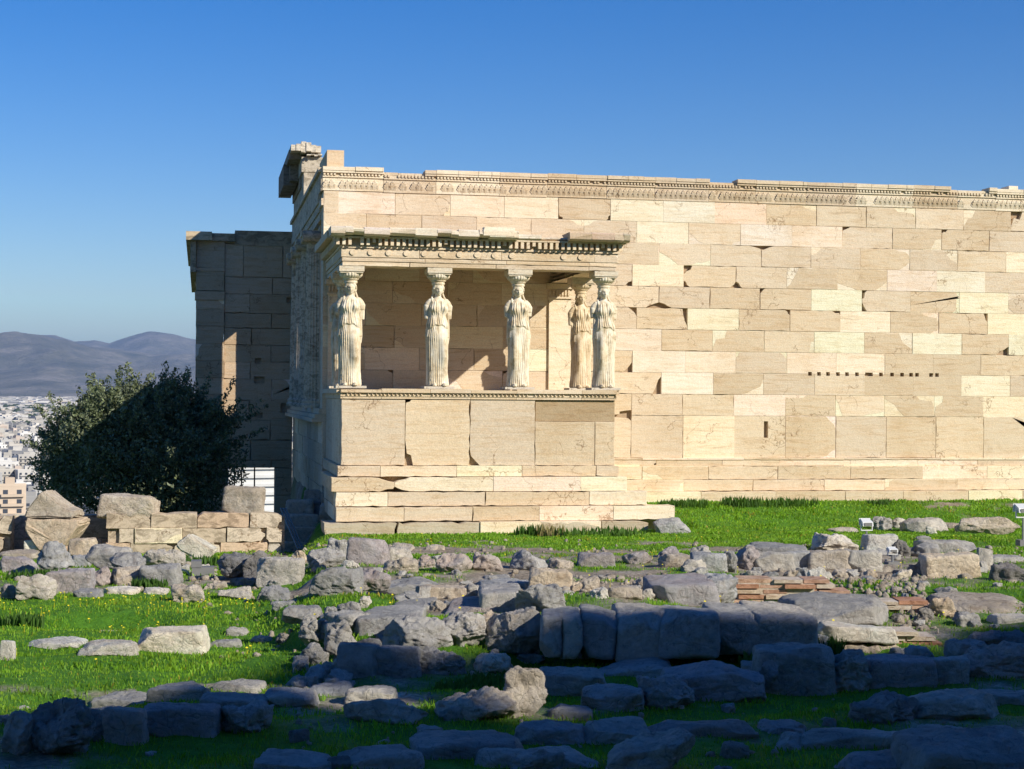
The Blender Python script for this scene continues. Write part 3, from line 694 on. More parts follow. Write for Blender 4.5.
ring(mb, za, za+hA*.24, .0, er); ring(mb, za+hA*.24, za+hA*.48, .015, er); ring(mb, za+hA*.48, zb_, .03, er)
ENT = mb.build('porch_architrave', MAR, PO)
mb = MB()                                                    # the round discs on the upper fascia
xx = PX0+.2
while xx < PX1-.1:
    n_ = 16; cz = za+hA*.76
    if er.random() > .1:
        vs = [(xx+.058*math.cos(k*2*math.pi/n_), YP-.056, cz+.055*math.sin(k*2*math.pi/n_)) for k in range(n_)]+[(xx+.062*math.cos(k*2*math.pi/n_), YP-.03, cz+.059*math.sin(k*2*math.pi/n_)) for k in range(n_)]
        mb.add(vs, [tuple(range(n_))]+[(k, (k+1) % n_, n_+(k+1) % n_, n_+k) for k in range(n_)], OLD[3])
    xx += .352
mb.build('disc_ornament', MAR, ENT)
mb = MB(); hD = zd-zb_
mb.box((PX0-.06, YP-.06, zb_+.002), (PX1+.06, YP+.5, zb_+.045), OLD[3]); mb.box((PX0-.045, YP+.5, zb_+.002), (PX0+.5, -.003, zb_+.045), OLD[3]); mb.box((PX1-.5, YP+.5, zb_+.002), (PX1+.045, -.003, zb_+.045), OLD[3])
mb.box((PX0-.05, YP-.05, zb_+.045), (PX1+.05, YP+.5, zd), (.5, .38, .26)); mb.box((PX0-.05, YP+.5, zb_+.045), (PX0+.5, -.003, zd), (.5, .4, .3)); mb.box((PX1-.5, YP+.5, zb_+.045), (PX1+.05, -.003, zd), (.5, .38, .26))
xx = PX0-.13
while xx < PX1+.1:
    if er.random() > .04:
        hb = zb_+.055+(.05 if er.random() < .15 else 0)
        mb.box((xx, YP-.15, hb), (xx+.062, YP-.04, zd-.03), OLD[3] if er.random() > .3 else NEW[0])
    xx += .118
yy = YP
while yy < -.1:
    mb.box((PX1+.04, yy, zb_+.055), (PX1+.15, yy+.062, zd-.03), OLD[3]); mb.box((PX0-.15, yy, zb_+.055), (PX0-.04, yy+.062, zd-.03), OLD[3]); yy += .118
mb.box((PX0-.16, YP-.16, zd-.03), (PX1+.16, YP+.5, zd), OLD[3])
mb.build('dentil_course', MAR, ENT)
mb = MB(); cr_ = random.Random(44)                            # broken projecting cornice
x = PX0-.25; MC = (.74, .66, .52); XR = PX1+.2
while x < XR-.02:
    xe = min(XR, x+cr_.uniform(.12, .5)); u_ = (x-PX0)/(PX1-PX0)
    prj = .36; t0 = zd+.005+(0 if u_ > .55 else cr_.choice([0, .0, .03, .05])); t1 = zcn-cr_.random()**3*.03
    if .60 < u_ < .66: prj = .2; t1 = zcn-.06
    if .70 < u_ < .78: prj = .12; t1 = zcn-.1
    c = tuple(v*(.95+.08*cr_.random()) for v in (MC if u_ < .78 else (.60, .49, .36)))
    pts = [(-.02, zd), (prj-.05, t0), (prj, t0+.03), (prj, t1-.03), (prj-.04, t1), (-.4, t1)]
    i0 = [(x+.0, YP-p[0]+(.0 if p[0] < .1 else cr_.uniform(-.015, .015)), p[1]) for p in pts]; i1 = [(xe-.0005, YP-p[0]-cr_.uniform(-.02, .02)*(p[0] > .1), p[1]-cr_.random()*.012) for p in pts]
    n_ = len(pts); mb.add(i0+i1, [tuple(range(n_)), tuple(reversed(range(n_, 2*n_)))]+[(k, n_+k, n_+(k+1) % n_, (k+1) % n_) for k in range(n_)], c)
    x = xe
a, b = wx(483, 229, YP-.3)[0], wx(514, 229, YP-.3)[0]
mb.box((a, YP-.38, zcn-.12), (b, YP-.05, zcn+.0), NEW[2]); mb.box((a+.02, YP-.36, zcn+.0), (b+.01, YP-.1, zcn+.05), NEW[2])
mb.box((PX0-.28, YP+.3, zd+.003), (PX0+.5, .0, zcn-.03), OLD[4]); mb.box((PX1-.5, YP+.3, zd+.003), (PX1+.25, 0, zcn-.03), OLD[4])
mb.build('porch_cornice', MAR, ENT)
mb = MB()
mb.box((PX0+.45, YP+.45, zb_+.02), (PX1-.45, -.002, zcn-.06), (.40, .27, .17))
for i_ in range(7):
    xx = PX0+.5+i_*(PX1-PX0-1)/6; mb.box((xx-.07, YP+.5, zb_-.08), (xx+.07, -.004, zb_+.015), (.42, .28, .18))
mb.build('porch_ceiling', MAR, PO)
# antae against the cella wall at both ends of the porch
for (xa, xb) in ((PX0+.02, PX0+.52), (PX1-.56, PX1-.06)):
    mb = MB(); mb.box((xa, -.06, ZFL), (xb, .03, za-.34), NEW[1]); mb.box((xa-.03, -.10, za-.34), (xb+.03, .02, za-.30), OLD[1]); mb.box((xa-.02, -.08, za-.30), (xb+.02, .02, za-.12), OLD[1])
    xx = xa
    while xx < xb-.02: mb.box((xx, -.115, za-.27), (xx+.04, -.07, za-.15), OLD[0]); xx += .07
    mb.box((xa-.06, -.14, za-.12), (xb+.06, .02, za-.004), OLD[1]); mb.build('anta', MAR, PO)

# ------------------------------------------------------------------ caryatids
def bell(x, c, s): return np.exp(-((x-c)/s)**2)
def statue_geo(side, seed, arms=(1.36, 1.36)):
    rs = np.random.RandomState(seed); V = []; F = []
    def addg(v, f):
        o = sum(len(a) for a in V); V.append(np.array(v)); F.extend([[q+o for q in ff] for ff in f])
    na, nz = 180, 230
    th = np.linspace(0, 2*math.pi, na, endpoint=False); zz = np.linspace(0, 1.80, nz)
    A, Z = np.meshgrid(th, zz); c, s = np.cos(A), np.sin(A)      # front = -y
    wid = np.interp(Z, [0, .03, .3, .7, .95, 1.1, 1.22, 1.3, 1.42, 1.6, 1.7, 1.76, 1.80], [.19, .205, .19, .195, .212, .198, .185, .165, .152, .172, .175, .11, .068])
    dep = np.interp(Z, [0, .03, .3, .7, .95, 1.1, 1.22, 1.3, 1.42, 1.6, 1.7, 1.76, 1.80], [.18, .20, .175, .17, .178, .172, .168, .155, .145, .16, .14, .10, .07])
    k = 2.5
    rr = (np.abs(c)**k+np.abs(s)**k)**(-1/k)
    X = wid*c*rr; Y = dep*s*rr
    nx, ny = c/wid, s/dep; nl = np.hypot(nx, ny); nx, ny = nx/nl, ny/nl
    xx = X*side                                      # free (bent) leg is on +side
    front = sm(-s, -.2, .3)
    skirt = sm(-Z, -1.24, -1.17)
    legx = .085
    leg = bell(xx, legx, .075)*front*skirt
    bul = leg*(np.interp(Z, [0, .1, .35, .58, .72, .95, 1.15], [.0, .0, .02, .10, .095, .05, 0]))
    smooth = np.clip(1.5*bell(xx, legx+.02, .085)*front*np.interp(Z, [0, .15, .3, 1.1, 1.25], [.35, .6, 1, 1, 0]), 0, 1)
    ph = A*17+.25*np.sin(Z*5+A*3)+rs.rand()*6
    fold = (np.abs(np.sin(ph))**.7-.6)*(.044*np.interp(Z, [0, .6, 1.1, 1.2], [1, .85, .5, .25]))*(1-.93*smooth)
    fold += .006*np.sin(A*41+Z*3)*(1-smooth)
    hem = sm(-Z, -.06, 0)*.02
    zk = 1.235-.13*np.clip(np.abs(X)/.22, 0, 1)**2+.012*np.sin(A*9)
    up = 1-skirt
    kol = sm(Z, zk-.012, zk+.012)*bell(Z, 1.26, .12)*.03
    tor = sm(Z, zk, zk+.04)
    tf = (.009*np.sin(A*26+2.5*np.sin(Z*6+A)+rs.rand()*6)+.006*np.sin(X*52*(1+.4*(Z-1.3))+Z*14+3*X*X*40))*tor*sm(-Z, -1.76, -1.7)
    # diagonal overlap fold crossing the chest
    dg = bell(X*side*.8+(Z-1.47)*.9, 0, .018)*front*tor*.004
    bust = (bell(X, .095, .062)+bell(X, -.095, .062))*bell(Z, 1.565, .075)*front*.055
    vneck = -.012*bell(X, 0, .05)*bell(Z, 1.72, .07)*front
    belly = bell(X, 0, .12)*bell(Z, 1.02, .13)*front*.02
    off = fold*skirt+bul*1.0+kol+tf+bust+vneck+belly+dg+hem*0
    # second overfold hem hanging to the hip at the sides
    off += .016*sm(Z, .98, 1.0)*sm(-Z, -1.2, -1.12)*sm(np.abs(X), .15, .19)
    X2 = X+nx*off; Y2 = Y+ny*off
    # contrapposto: hips shift to the standing leg
    X2 += -side*.018*np.sin(Z/1.8*math.pi)
    pts = np.stack([X2.ravel(), Y2.ravel(), Z.ravel()], 1)
    f = []
    for j in range(nz-1):
        for i in range(na):
            i2 = (i+1) % na; f.append([j*na+i, j*na+i2, (j+1)*na+i2, (j+1)*na+i])
    f.append(list(range(na))[::-1]); f.append([(nz-1)*na+i for i in range(na)])
    addg(pts, f)
    def ell(cx, cy, cz, rx, ry, rz, n=16, fn=None):
        v, ff = cube_grid(n); v = v/np.linalg.norm(v, axis=1)[:, None]
        v = v*np.array([rx, ry, rz])
        if fn: v = fn(v)
        addg(v+np.array([cx, cy, cz]), ff.tolist())
    def tube(pts_, rad, n=14):
        v = []; ff = []
        for q, (p, r_) in enumerate(zip(pts_, rad)):
            a_ = Vector(pts_[min(q+1, len(pts_)-1)])-Vector(pts_[max(q-1, 0)]); a_.normalize()
            e1 = a_.cross(Vector((0, 1, .01))).normalized(); e2 = a_.cross(e1)
            for t in range(n): v.append(Vector(p)+e1*r_*math.cos(t*2*math.pi/n)+e2*r_*math.sin(t*2*math.pi/n))
        for q in range(len(pts_)-1):
            for t in range(n): t2 = (t+1) % n; ff.append([q*n+t, q*n+t2, (q+1)*n+t2, (q+1)*n+t])
        ff.append(list(range(n))); ff.append([(len(pts_)-1)*n+t for t in range(n)][::-1])
        addg([tuple(p) for p in v], ff)
    # shoulders, arm stumps
    for sx, ze in ((1, arms[0]), (-1, arms[1])):
        tube([(sx*.09, 0, 1.735), (sx*.15, 0, 1.715), (sx*.195, .0, 1.66), (sx*.212, .005, 1.58), (sx*.217, .01, (1.58+ze)/2), (sx*.217, .0, ze)], [.06, .066, .064, .056, .052, .045])
        tube([(sx*.20, .0, 1.72), (sx*.215, 0, 1.62), (sx*.215, 0, 1.53)], [.03, .066, .058])        # sleeve swelling
        # drapery edge hanging at the side
        tube([(sx*.185, -.02, 1.5), (sx*.195, -.02, 1.2), (sx*.20, -.01, 1.0), (sx*.20, 0, .86)], [.025, .028, .028, .012])
    # neck and head
    tube([(0, .01, 1.70), (0, .0, 1.80), (0, -.005, 1.90)], [.085, .062, .06])
    def face(v):
        x, y, z = v[:, 0], v[:, 1], v[:, 2]; fr = sm(-y, 0, .05)
        d = .020*bell(x, 0, .014)*bell(z, -.022, .03)*fr              # nose
        d += .010*bell(x, 0, .05)*bell(z, .028, .014)*fr              # brow
        d -= .014*(bell(x, .034, .018)+bell(x, -.034, .018))*bell(z, .006, .014)*fr
        d += .008*bell(x, 0, .02)*bell(z, -.066, .008)*fr-.006*bell(x, 0, .022)*bell(z, -.076, .005)*fr
        d += .010*bell(x, 0, .026)*bell(z, -.098, .018)*fr
        v = v.copy(); v[:, 1] -= d; v[:, 0] *= 1-.22*sm(-z, .02, .12); return v
    ell(0, -.028, 1.95, .084, .106, .132, 26, face)
    # hair: wavy roll round the brow, buns over ears, thick mass behind, tresses on the shoulders
    for t in range(26):
        a_ = math.pi*(t/25.)*1.36-math.pi*.18; r_ = .026+.004*math.sin(t*2.3)
        ell(.094*math.cos(a_)*1.0, -.020-.055*abs(math.sin(a_))**.6 if 0 < a_ < math.pi else .02, 1.955+.10*math.sin(a_)+.004*math.cos(t*3), r_, .035, r_, 5)
    ell(0, .035, 1.98, .105, .09, .115, 12)
    tube([(0, .09, 1.98), (0, .13, 1.85), (0, .14, 1.7), (0, .14, 1.5)], [.07, .085, .08, .05])
    for sx in (-1, 1): tube([(sx*.085, .03, 1.90), (sx*.115, .02, 1.82), (sx*.13, -.05, 1.76), (sx*.135, -.10, 1.70)], [.02, .018, .016, .010])
    # cushion and echinus of the capital
    def lath(prof, n=48, ribs=0, amp=0):
        v = []; ff = []
        for (r_, z_) in prof:
            for t in range(n):
                a_ = t*2*math.pi/n; q = r_*(1+amp*abs(math.sin(a_*ribs/2))*(1 if ribs else 0)); v.append((q*math.cos(a_), q*math.sin(a_), z_))
        for j in range(len(prof)-1):
            for t in range(n): t2 = (t+1) % n; ff.append([j*n+t, j*n+t2, (j+1)*n+t2, (j+1)*n+t])
        ff.append(list(range(n))[::-1]); ff.append([(len(prof)-1)*n+t for t in range(n)]); addg(v, ff)
    lath([(.10, 2.03), (.125, 2.06), (.13, 2.085), (.115, 2.10), (.14, 2.12), (.15, 2.135), (.135, 2.15)], 48)
    lath([(.14, 2.145), (.175, 2.17), (.205, 2.20), (.212, 2.235), (.212, 2.26), (.18, 2.27)], 96, 24, .07)
    # feet
    for sx, fy in ((.09*side, -.17), (-.10*side, -.13)):
        ell(sx, fy-.03, .03, .042, .10, .04, 8)
        for t in range(5): ell(sx+(t-2)*.017, fy-.115+abs(t-2)*.008, .018, .011, .022, .014, 4)
    me = bpy.data.meshes.new('caryatid'); me.from_pydata([tuple(p) for p in np.vstack(V)], [], F); me.update()
    o = bpy.data.objects.new('tmp', me); COL.objects.link(o)
    rm = o.modifiers.new('r', 'REMESH'); rm.mode = 'VOXEL'; rm.voxel_size = .0085; rm.use_smooth_shade = True
    dg_ = bpy.context.evaluated_depsgraph_get(); m2 = bpy.data.meshes.new_from_object(o.evaluated_get(dg_)); m2.name = 'caryatid'
    bpy.data.objects.remove(o); m2.materials.clear(); m2.materials.append(STA); return m2
A_X, B_X = PX0+.21, PX1-.21
YF = YP+.24; YR = YF+1.95
ux = [wx(u, 385, YF)[0] for u in (350, 437.5, 517.5, 603)]
sp = [(ux[0], YF, 1, (1.33, 1.56), 'leftmost front statue, draped woman with smooth leg at right and broad column capital above'),
      (ux[1], YF, 1, (1.36, 1.36), 'second front statue from left, draped woman with smooth bent leg at right, dark porch behind'),
      (ux[2], YF, -1, (1.44, 1.42), 'third front statue from left, draped woman with smooth leg at left, both arms broken short'),
      (ux[3], YF, -1, (1.40, 1.44), 'rightmost front statue, draped woman at the east corner of the porch'),
      (ux[0]+.02, YR, 1, (1.36, 1.36), 'shaded draped statue standing half hidden behind the leftmost front statue'),
      (ux[3]-.02, YR, -1, (1.40, 1.36), 'browner draped statue standing just behind and left of the rightmost front statue')]
SS = (za-.115-ZFL-.045)/2.27
for i_, (x, y, sd, arms, lab) in enumerate(sp):
    root = empty('caryatid_statue', (x, y, ZFL), lab, 'statue', 'statues carrying the porch roof')
    me = statue_geo(sd, 31+i_, arms)
    if i_ == 5: me.materials.clear(); me.materials.append(STB)
    o = bpy.data.objects.new('body', me); COL.objects.link(o); o.parent = root; o.location = (0, 0, .045); o.scale = (1.04, 1.04, SS)
    o.rotation_euler.z = R((-4, 3, -2, 4, -3, 5)[i_])
    mb = MB(); mb.box((-.30, -.27, 0), (.30, .27, .046), (.62, .56, .46)); pl = mb.mesh('plinth'); pl.materials.append(MARW)
    q = bpy.data.objects.new('plinth', pl); COL.objects.link(q); q.parent = root
    mb = MB(); h_ = za-ZFL; mb.box((-.245, -.245, h_-.105), (.245, .245, h_-.003), (.72, .64, .5)); mb.box((-.225, -.225, h_-.135), (.225, .225, h_-.105), (.72, .64, .5)); pl = mb.mesh('abacus'); pl.materials.append(MAR)
    q = bpy.data.objects.new('abacus', pl); COL.objects.link(q); q.parent = root

# ------------------------------------------------------------------ NW corner remains and north porch
mb = MB()
cc = (.60, .53, .42)
ym = 7.2
zz_ = lambda v, y: wx(305, v, y)[1]
mb.box((0, ym, 7.27), (.62, 11.9, zz_(172, ym)), cc)
mb.box((-.06, ym-.02, zz_(172, ym)), (.66, 11.9, zz_(157, ym)), cc)
mb.build('corner_entablature', MARW, TEMPLE)
def rock_part(x0, x1, y0, y1, z0_, z1, kind, mat, name, parent, seed):
    me = rock_mesh(x1-x0, y1-y0, z1-z0_, kind, seed, 20, .12 if kind == 'q' else None); o = link(name, me, parent, [mat])
    o.location = ((x0+x1)/2, (y0+y1)/2, (z0_+z1)/2); o.matrix_parent_inverse = Matrix.Identity(4); return o
PALE = ROCK['w']
xl = wx(289, 150, ym)[0]; xr = wx(321, 150, ym)[0]
mb = MB(); cg = random.Random(17); pc_ = (.74, .66, .53)
def ragged(x0, x1, y0, y1, z0_, z1, c, n=5):        # broken course: short pieces of differing reach
    for k in range(n):
        a_, b_ = x0+(x1-x0)*k/n, x0+(x1-x0)*(k+1)/n
        mb.box((a_, y0+cg.uniform(-.05, .05), z0_+cg.uniform(0, .05)), (b_-.002, y1, z1-cg.uniform(0, .10)), c)
ragged(xl+.05, xr, ym-.12, 11.9, zz_(153, ym), zz_(142, ym), pc_, 6)
ragged(xl+.45, xr+.02, ym-.20, 11.9, zz_(157, ym), zz_(153, ym), pc_, 4)
mb.box((xl+.02, ym+.4, zz_(157, ym)), (-.05, 11.9, zz_(148, ym)), (.34, .29, .23))
mb.box((xl+.35, ym-.05, zz_(163, ym)), (.02, ym+.5, zz_(159, ym)), pc_)
mb.box((xl-.05, ym+1.8, zz_(186, ym+1.8)), (xl+.30, 11.9, zz_(165, ym+1.8)), (.30, .25, .2)); mb.box((xl+.1, ym+1.4, zz_(181, ym+1.4)), (.0, 11.9, zz_(158, ym+1.4)), (.34, .28, .22)); mb.box((xl+.35, ym+.9, zz_(188, ym+.9)), (.01, 11.9, zz_(176, ym+.9)), (.4, .33, .26))
mb.build('broken_cornice', MARW, TEMPLE)

NP = empty('north_porch', (-1.4, 13, -2.6), 'shaded projecting north porch wall with a gated doorway, left of the main temple', 'building')
YN = 11.7; x_l = wx(195.5, 350, YN)[0]; x_m = wx(224, 350, YN)[0]
x_d0 = wx(228, 480, YN)[0]; x_d1 = wx(275, 480, YN)[0]; z_d = wx(250, 468, YN)[1]
zt_n = wx(240, 234, YN)[1]; npr = random.Random(77)
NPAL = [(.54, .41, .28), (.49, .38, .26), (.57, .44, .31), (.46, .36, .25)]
mb = MB(); fn = frame_s(YN)
zlv = [z_d]; 
for v in (460, 440, 420, 400, 379, 362, 345, 328, 313, 294, 277, 244, 234): zlv.append(wx(240, v, YN)[1])
hn = []
for (u, v, a, b) in ((258, 361, .09, .08), (259.5, 380, .15, .1), (258.5, 415, .12, .07), (284, 408, .1, .14), (290, 300, .1, .08)):
    x, z = wx(u, v, YN); hn.append((x-a, z-b, x+a, z+b))
for k in range(len(zlv)-1):
    L = 1.0 if zlv[k+1]-zlv[k] < .7 else .84
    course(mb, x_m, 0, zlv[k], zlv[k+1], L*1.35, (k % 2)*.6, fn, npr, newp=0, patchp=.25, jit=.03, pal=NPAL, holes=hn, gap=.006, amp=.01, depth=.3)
for z in np.arange(-2.6, z_d-.1, .5):
    course(mb, x_l, x_d0, z, min(z+.5, z_d), .9, .2, fn, npr, newp=0, patchp=.2, pal=NPAL, depth=.3); course(mb, x_d1, 0, z, min(z+.5, z_d), .9, .2, fn, npr, newp=0, patchp=.2, pal=NPAL, depth=.3)
mb.box((x_m, YN+.12, z_d+.003), (-.0, YN+.62, zt_n-.01), NPAL[1]); mb.box((x_l+.05, YN+.12, -2.6), (x_d0, YN+.62, z_d), NPAL[1]); mb.box((x_d1, YN+.12, -2.6), (0, YN+.62, z_d), NPAL[1])
NW_ = mb.build('porch_wall', MAR, NP)
mb = MB(); fa = frame_s(YN-.06)
zs = [z_d-.5]+[wx(210, v, YN)[1] for v in (450, 420, 394, 378, 361, 344, 326, 309, 300, 291, 271, 268, 241)]
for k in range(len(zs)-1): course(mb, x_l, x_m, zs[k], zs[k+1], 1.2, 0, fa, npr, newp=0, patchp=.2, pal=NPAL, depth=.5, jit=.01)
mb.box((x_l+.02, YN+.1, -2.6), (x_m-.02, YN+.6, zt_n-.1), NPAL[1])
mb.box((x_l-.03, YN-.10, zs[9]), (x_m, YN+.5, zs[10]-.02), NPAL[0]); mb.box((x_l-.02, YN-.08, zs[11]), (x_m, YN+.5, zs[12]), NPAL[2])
mb.build('corner_pillar', MAR, NP)
mb = MB(); xa = wx(186, 240, YN-.3)[0]; xb = wx(212, 240, YN-.3)[0]; xc_ = wx(235, 235, YN)[0]
z1_, z2_ = wx(200, 240, YN-.3)[1], wx(200, 231.5, YN-.3)[1]
mb.box((xa, YN-.35, z1_), (xb, YN+9.6, z2_), (.62, .50, .34)); mb.box((xb+.003, YN-.15, z1_), (xc_, YN+9.6, z2_-.02), NPAL[0]); mb.box((xc_+.003, YN-.02, z1_-.1), (.0, YN+9.6, zt_n+.1), NPAL[1])
mb.box((xa+.12, YN-.2, z1_-.9), (x_l-.01, YN+9.5, z1_-.003), NPAL[1])
mb.build('porch_cornice', MARW, NP)
for (cx_, cy_) in ((x_l+.4, YN+4), (x_l+.4, YN+8.6), (2.5, YN+8.6)):
    mb = MB(); mb.lathe([(.55, -2.8), (.55, -2.6), (.42, -2.5), (.40, -2.3), (.34, 5.4), (.44, 5.6), (.5, 5.8), (.5, z1_-.1)], cx_, cy_, 72, col=NPAL[0], flute=.03); mb.build('column', MARW, NP)
mb = MB()                                                       # iron gate in the doorway
for u in (234.5, 241.5, 254.5):
    x = wx(u, 480, YN+.3)[0]; mb.box((x-.02, YN+.3, -2.6), (x+.02, YN+.34, z_d-.004), G(1))
mb.box((x_d0+.01, YN+.29, z_d-1.9), (x_d1-.01, YN+.33, z_d-1.86), G(1))
mb.build('iron_gate', IRON, NP)

# ------------------------------------------------------------------ low ashlar wall, brickwork
LW = MB(); lr = random.Random(61); yw = -3.1; fl = frame_s(yw)
WPAL = [(.60, .49, .36), (.66, .56, .43), (.52, .43, .32), (.64, .48, .34), (.60, .54, .45)]
def pxrow(u0, u1, v0, v1, L, off=0, y=yw, mb=LW):
    x0, z1 = wx(u0, v0, y); x1, _ = wx(u1, v0, y); _, z0_ = wx((u0+u1)/2, v1, y)
    course(mb, x0, x1, z0_, z1, L, off, frame_s(y), lr, newp=0, patchp=.6, pal=WPAL, gap=.008, amp=.014, jit=.06, depth=.5, lv=.5, holep=.7)
pxrow(106, 282, 513.5, 528.5, .95, .1); pxrow(118, 282, 528.5, 543, .8, .5); pxrow(104, 282, 543, 556, .8, .2)
pxrow(-60, 12, 516, 535, 1.2, .1); pxrow(-60, 4, 535, 552, .9, .3)
x0, z1 = wx(-60, 516, yw+.9); x1, _ = wx(122, 516, yw+.9); course(LW, x0, x1, -.6, z1, 1.3, .2, frame_s(yw+.9), lr, newp=0, patchp=.3, pal=WPAL, gap=.01, depth=.4); course(LW, x0, x1, -1.3, -.6, 1.1, .2, frame_s(yw+.9), lr, newp=0, patchp=.3, pal=WPAL, gap=.01, depth=.4)
a = wx(-60, 516, yw)[0]; b = wx(285, 516, yw)[0]
LW.box((wx(108, 516, yw)[0], yw+.1, -1.6), (b, yw+.8, wx(200, 516, yw)[1]-.03), WPAL[2]); LW.box((a, yw+.1, -1.6), (wx(10, 516, yw)[0], yw+.8, wx(0, 519, yw)[1]), WPAL[2]); LW.box((a, yw+1.0, -1.6), (wx(122, 516, yw)[0], yw+1.4, wx(60, 519, yw+.9)[1]), WPAL[2])
tag(LW.build('ashlar_wall', MARW), 'low pale ashlar wall of squared blocks running left from the temple corner', 'wall')
# the triangular stack in front of it
def poly_stone(name, pts, crop, d, T, mat, label, cat='stone block', tiltup=0):
    ox, oy, s = CR[crop]; P2 = [P(ox+a/s, oy+b/s, d) for a, b in pts]
    c = sum(P2, Vector())/len(P2); bm = bmesh.new()
    fv = [bm.verts.new(p-c) for p in P2]; bv = [bm.verts.new(p-c+f0*T) for p in P2]
    bm.faces.new(fv[::-1]); bm.faces.new(bv); n = len(fv)
    for k in range(n): bm.faces.new((fv[k], fv[(k+1) % n], bv[(k+1) % n], bv[k]))
    bmesh.ops.recalc_face_normals(bm, faces=bm.faces)
    bmesh.ops.bevel(bm, geom=bm.edges[:], offset=.03, segments=2, affect='EDGES')
    bmesh.ops.triangulate(bm, faces=bm.faces); bmesh.ops.subdivide_edges(bm, edges=[e for e in bm.edges if e.calc_length() > .12], cuts=3)
    for v in bm.verts:
        q = v.co*3+c; v.co += Vector((noise.noise(q), noise.noise(q+Vector((5, 3, 1))), noise.noise(q+Vector((9, 1, 7)))))*.035
    me = bpy.data.meshes.new(name); bm.to_mesh(me); bm.free(); o = link(name, me, None, [mat]); o.location = c; return tag(o, label, cat)
poly_stone('stone_block', [(95, 222), (100, 190), (150, 128), (172, 120), (245, 185), (290, 200), (285, 224)], 'A', 31.5, .7, ROCK['t'], 'triangular peaked tan stone on top of the stack at the left end of the wall')
poly_stone('stone_block', [(95, 230), (300, 230), (305, 250), (240, 340), (150, 352), (92, 262)], 'A', 31.4, .9, ROCK['t'], 'broad broken tan stone carrying the triangular peaked stone')
poly_stone('stone_block', [(675, 322), (722, 288), (828, 352), (812, 372), (762, 392), (690, 345)], 'A', 29.5, .5, ROCK['w'], 'clean cream white squared block lying tilted in front of the ashlar wall')

def bricks(name, u0, u1, v0, v1, d, n, label, ragged=.25):
    for q_ in range(12):
        pp = P(u0+(u1-u0)*q_/11, v1, d); PINS.append((pp.x, pp.y-.1, pp.z+.02, .3)); PINS.append((pp.x, pp.y-.6, pp.z-.04, .3))
    mb = MB(); rg = random.Random(n*7); a = P(u0, v1, d); b = P(u1, v1, d); zt_ = P((u0+u1)/2, v0, d).z; h = (zt_-a.z)/n; L = (b-a).length; ex = (b-a).normalized(); ey = f0
    for k in range(n):
        x = -rg.random()*.15
        lim = L*(1-(ragged*k/n)*rg.uniform(.6, 1.2))
        while x < lim:
            w_ = rg.uniform(.22, .42); z_ = a.z+k*h; c = rg.choice([(.46, .25, .16), (.54, .37, .26), (.60, .48, .36), (.62, .54, .44), (.50, .32, .23), (.58, .50, .40)])
            o_ = rg.uniform(-.03, .04)+k*.0; hh = h*rg.uniform(.62, .8); p = a+ex*(x+.01)+ey*o_; q = a+ex*(x+w_-.01)+ey*o_
            lo_ = [p, q, q+ey*.35, p+ey*.35]; vs = [(v_.x, v_.y, z_) for v_ in lo_]+[(v_.x, v_.y, z_+hh) for v_ in lo_]
            mb.add(vs, [(0, 1, 5, 4), (1, 2, 6, 5), (2, 3, 7, 6), (3, 0, 4, 7), (4, 5, 6, 7), (3, 2, 1, 0)], c); x += w_
    # mortar core
    lo_ = [a+ey*.03, b+ey*.03-ex*L*.2, b+ey*.33-ex*L*.2, a+ey*.33]; vs = [(v_.x, v_.y, a.z-.2) for v_ in lo_]+[(v_.x, v_.y, zt_-h*.4) for v_ in lo_]
    mb.add(vs, [(0, 1, 5, 4), (1, 2, 6, 5), (2, 3, 7, 6), (3, 0, 4, 7), (4, 5, 6, 7), (3, 2, 1, 0)], (.55, .49, .40))
    tag(mb.build(name, BRICK), label, 'brickwork')
for i_, (v0, v1, d) in enumerate(((579.5, 586, 18.6), (586, 593, 18.1), (593, 600, 17.6), (600, 608, 17.0))): pass
bricks('brick_footing', 738, 834, 578, 604, 18.0, 5, 'low stepped remains of red and cream brick courses behind the shaded retaining row', .15)
bricks('brick_footing', 834, 926, 630, 646, 15.35, 3, 'short footing of worn red bricks below the huge flat grey slab', .2)
rock('around the brick footing', 832, 641, 908, 668, 'r', 't', 'crumbling mortar', d=15.0)
rock('around the brick footing', 820, 650, 880, 674, 'r', 't', 'broken', d=14.6)
bricks('brick_footing', 884, 935, 600, 614, 17.2, 3, 'scatter of flat red bricks right of the huge flat grey slab', .3)

USE[0] = True; build_ground()
# unique labels, ordinal from the left within each zone
ORD = ['first', 'second', 'third', 'fourth', 'fifth', 'sixth', 'seventh', 'eighth', 'ninth', 'tenth', 'eleventh', 'twelfth', 'thirteenth', 'fourteenth', 'fifteenth', 'sixteenth']
for zn, lst in ZONES.items():
    lst.sort(key=lambda t: t[0])
    for i_, (_, o, adj, noun) in enumerate(lst):
        noun = noun.split()[-1]
        o['label'] = f'{adj} {noun}, {ORD[i_]} from left {zn}' if len(lst) > 1 else f'{adj} {noun} {zn}'
        if len(o['label'].split()) > 16: o['label'] = ' '.join((adj.split()[-1]+f' {noun}, {ORD[i_]} from left {zn}').split())
        o['group'] = 'stones '+zn

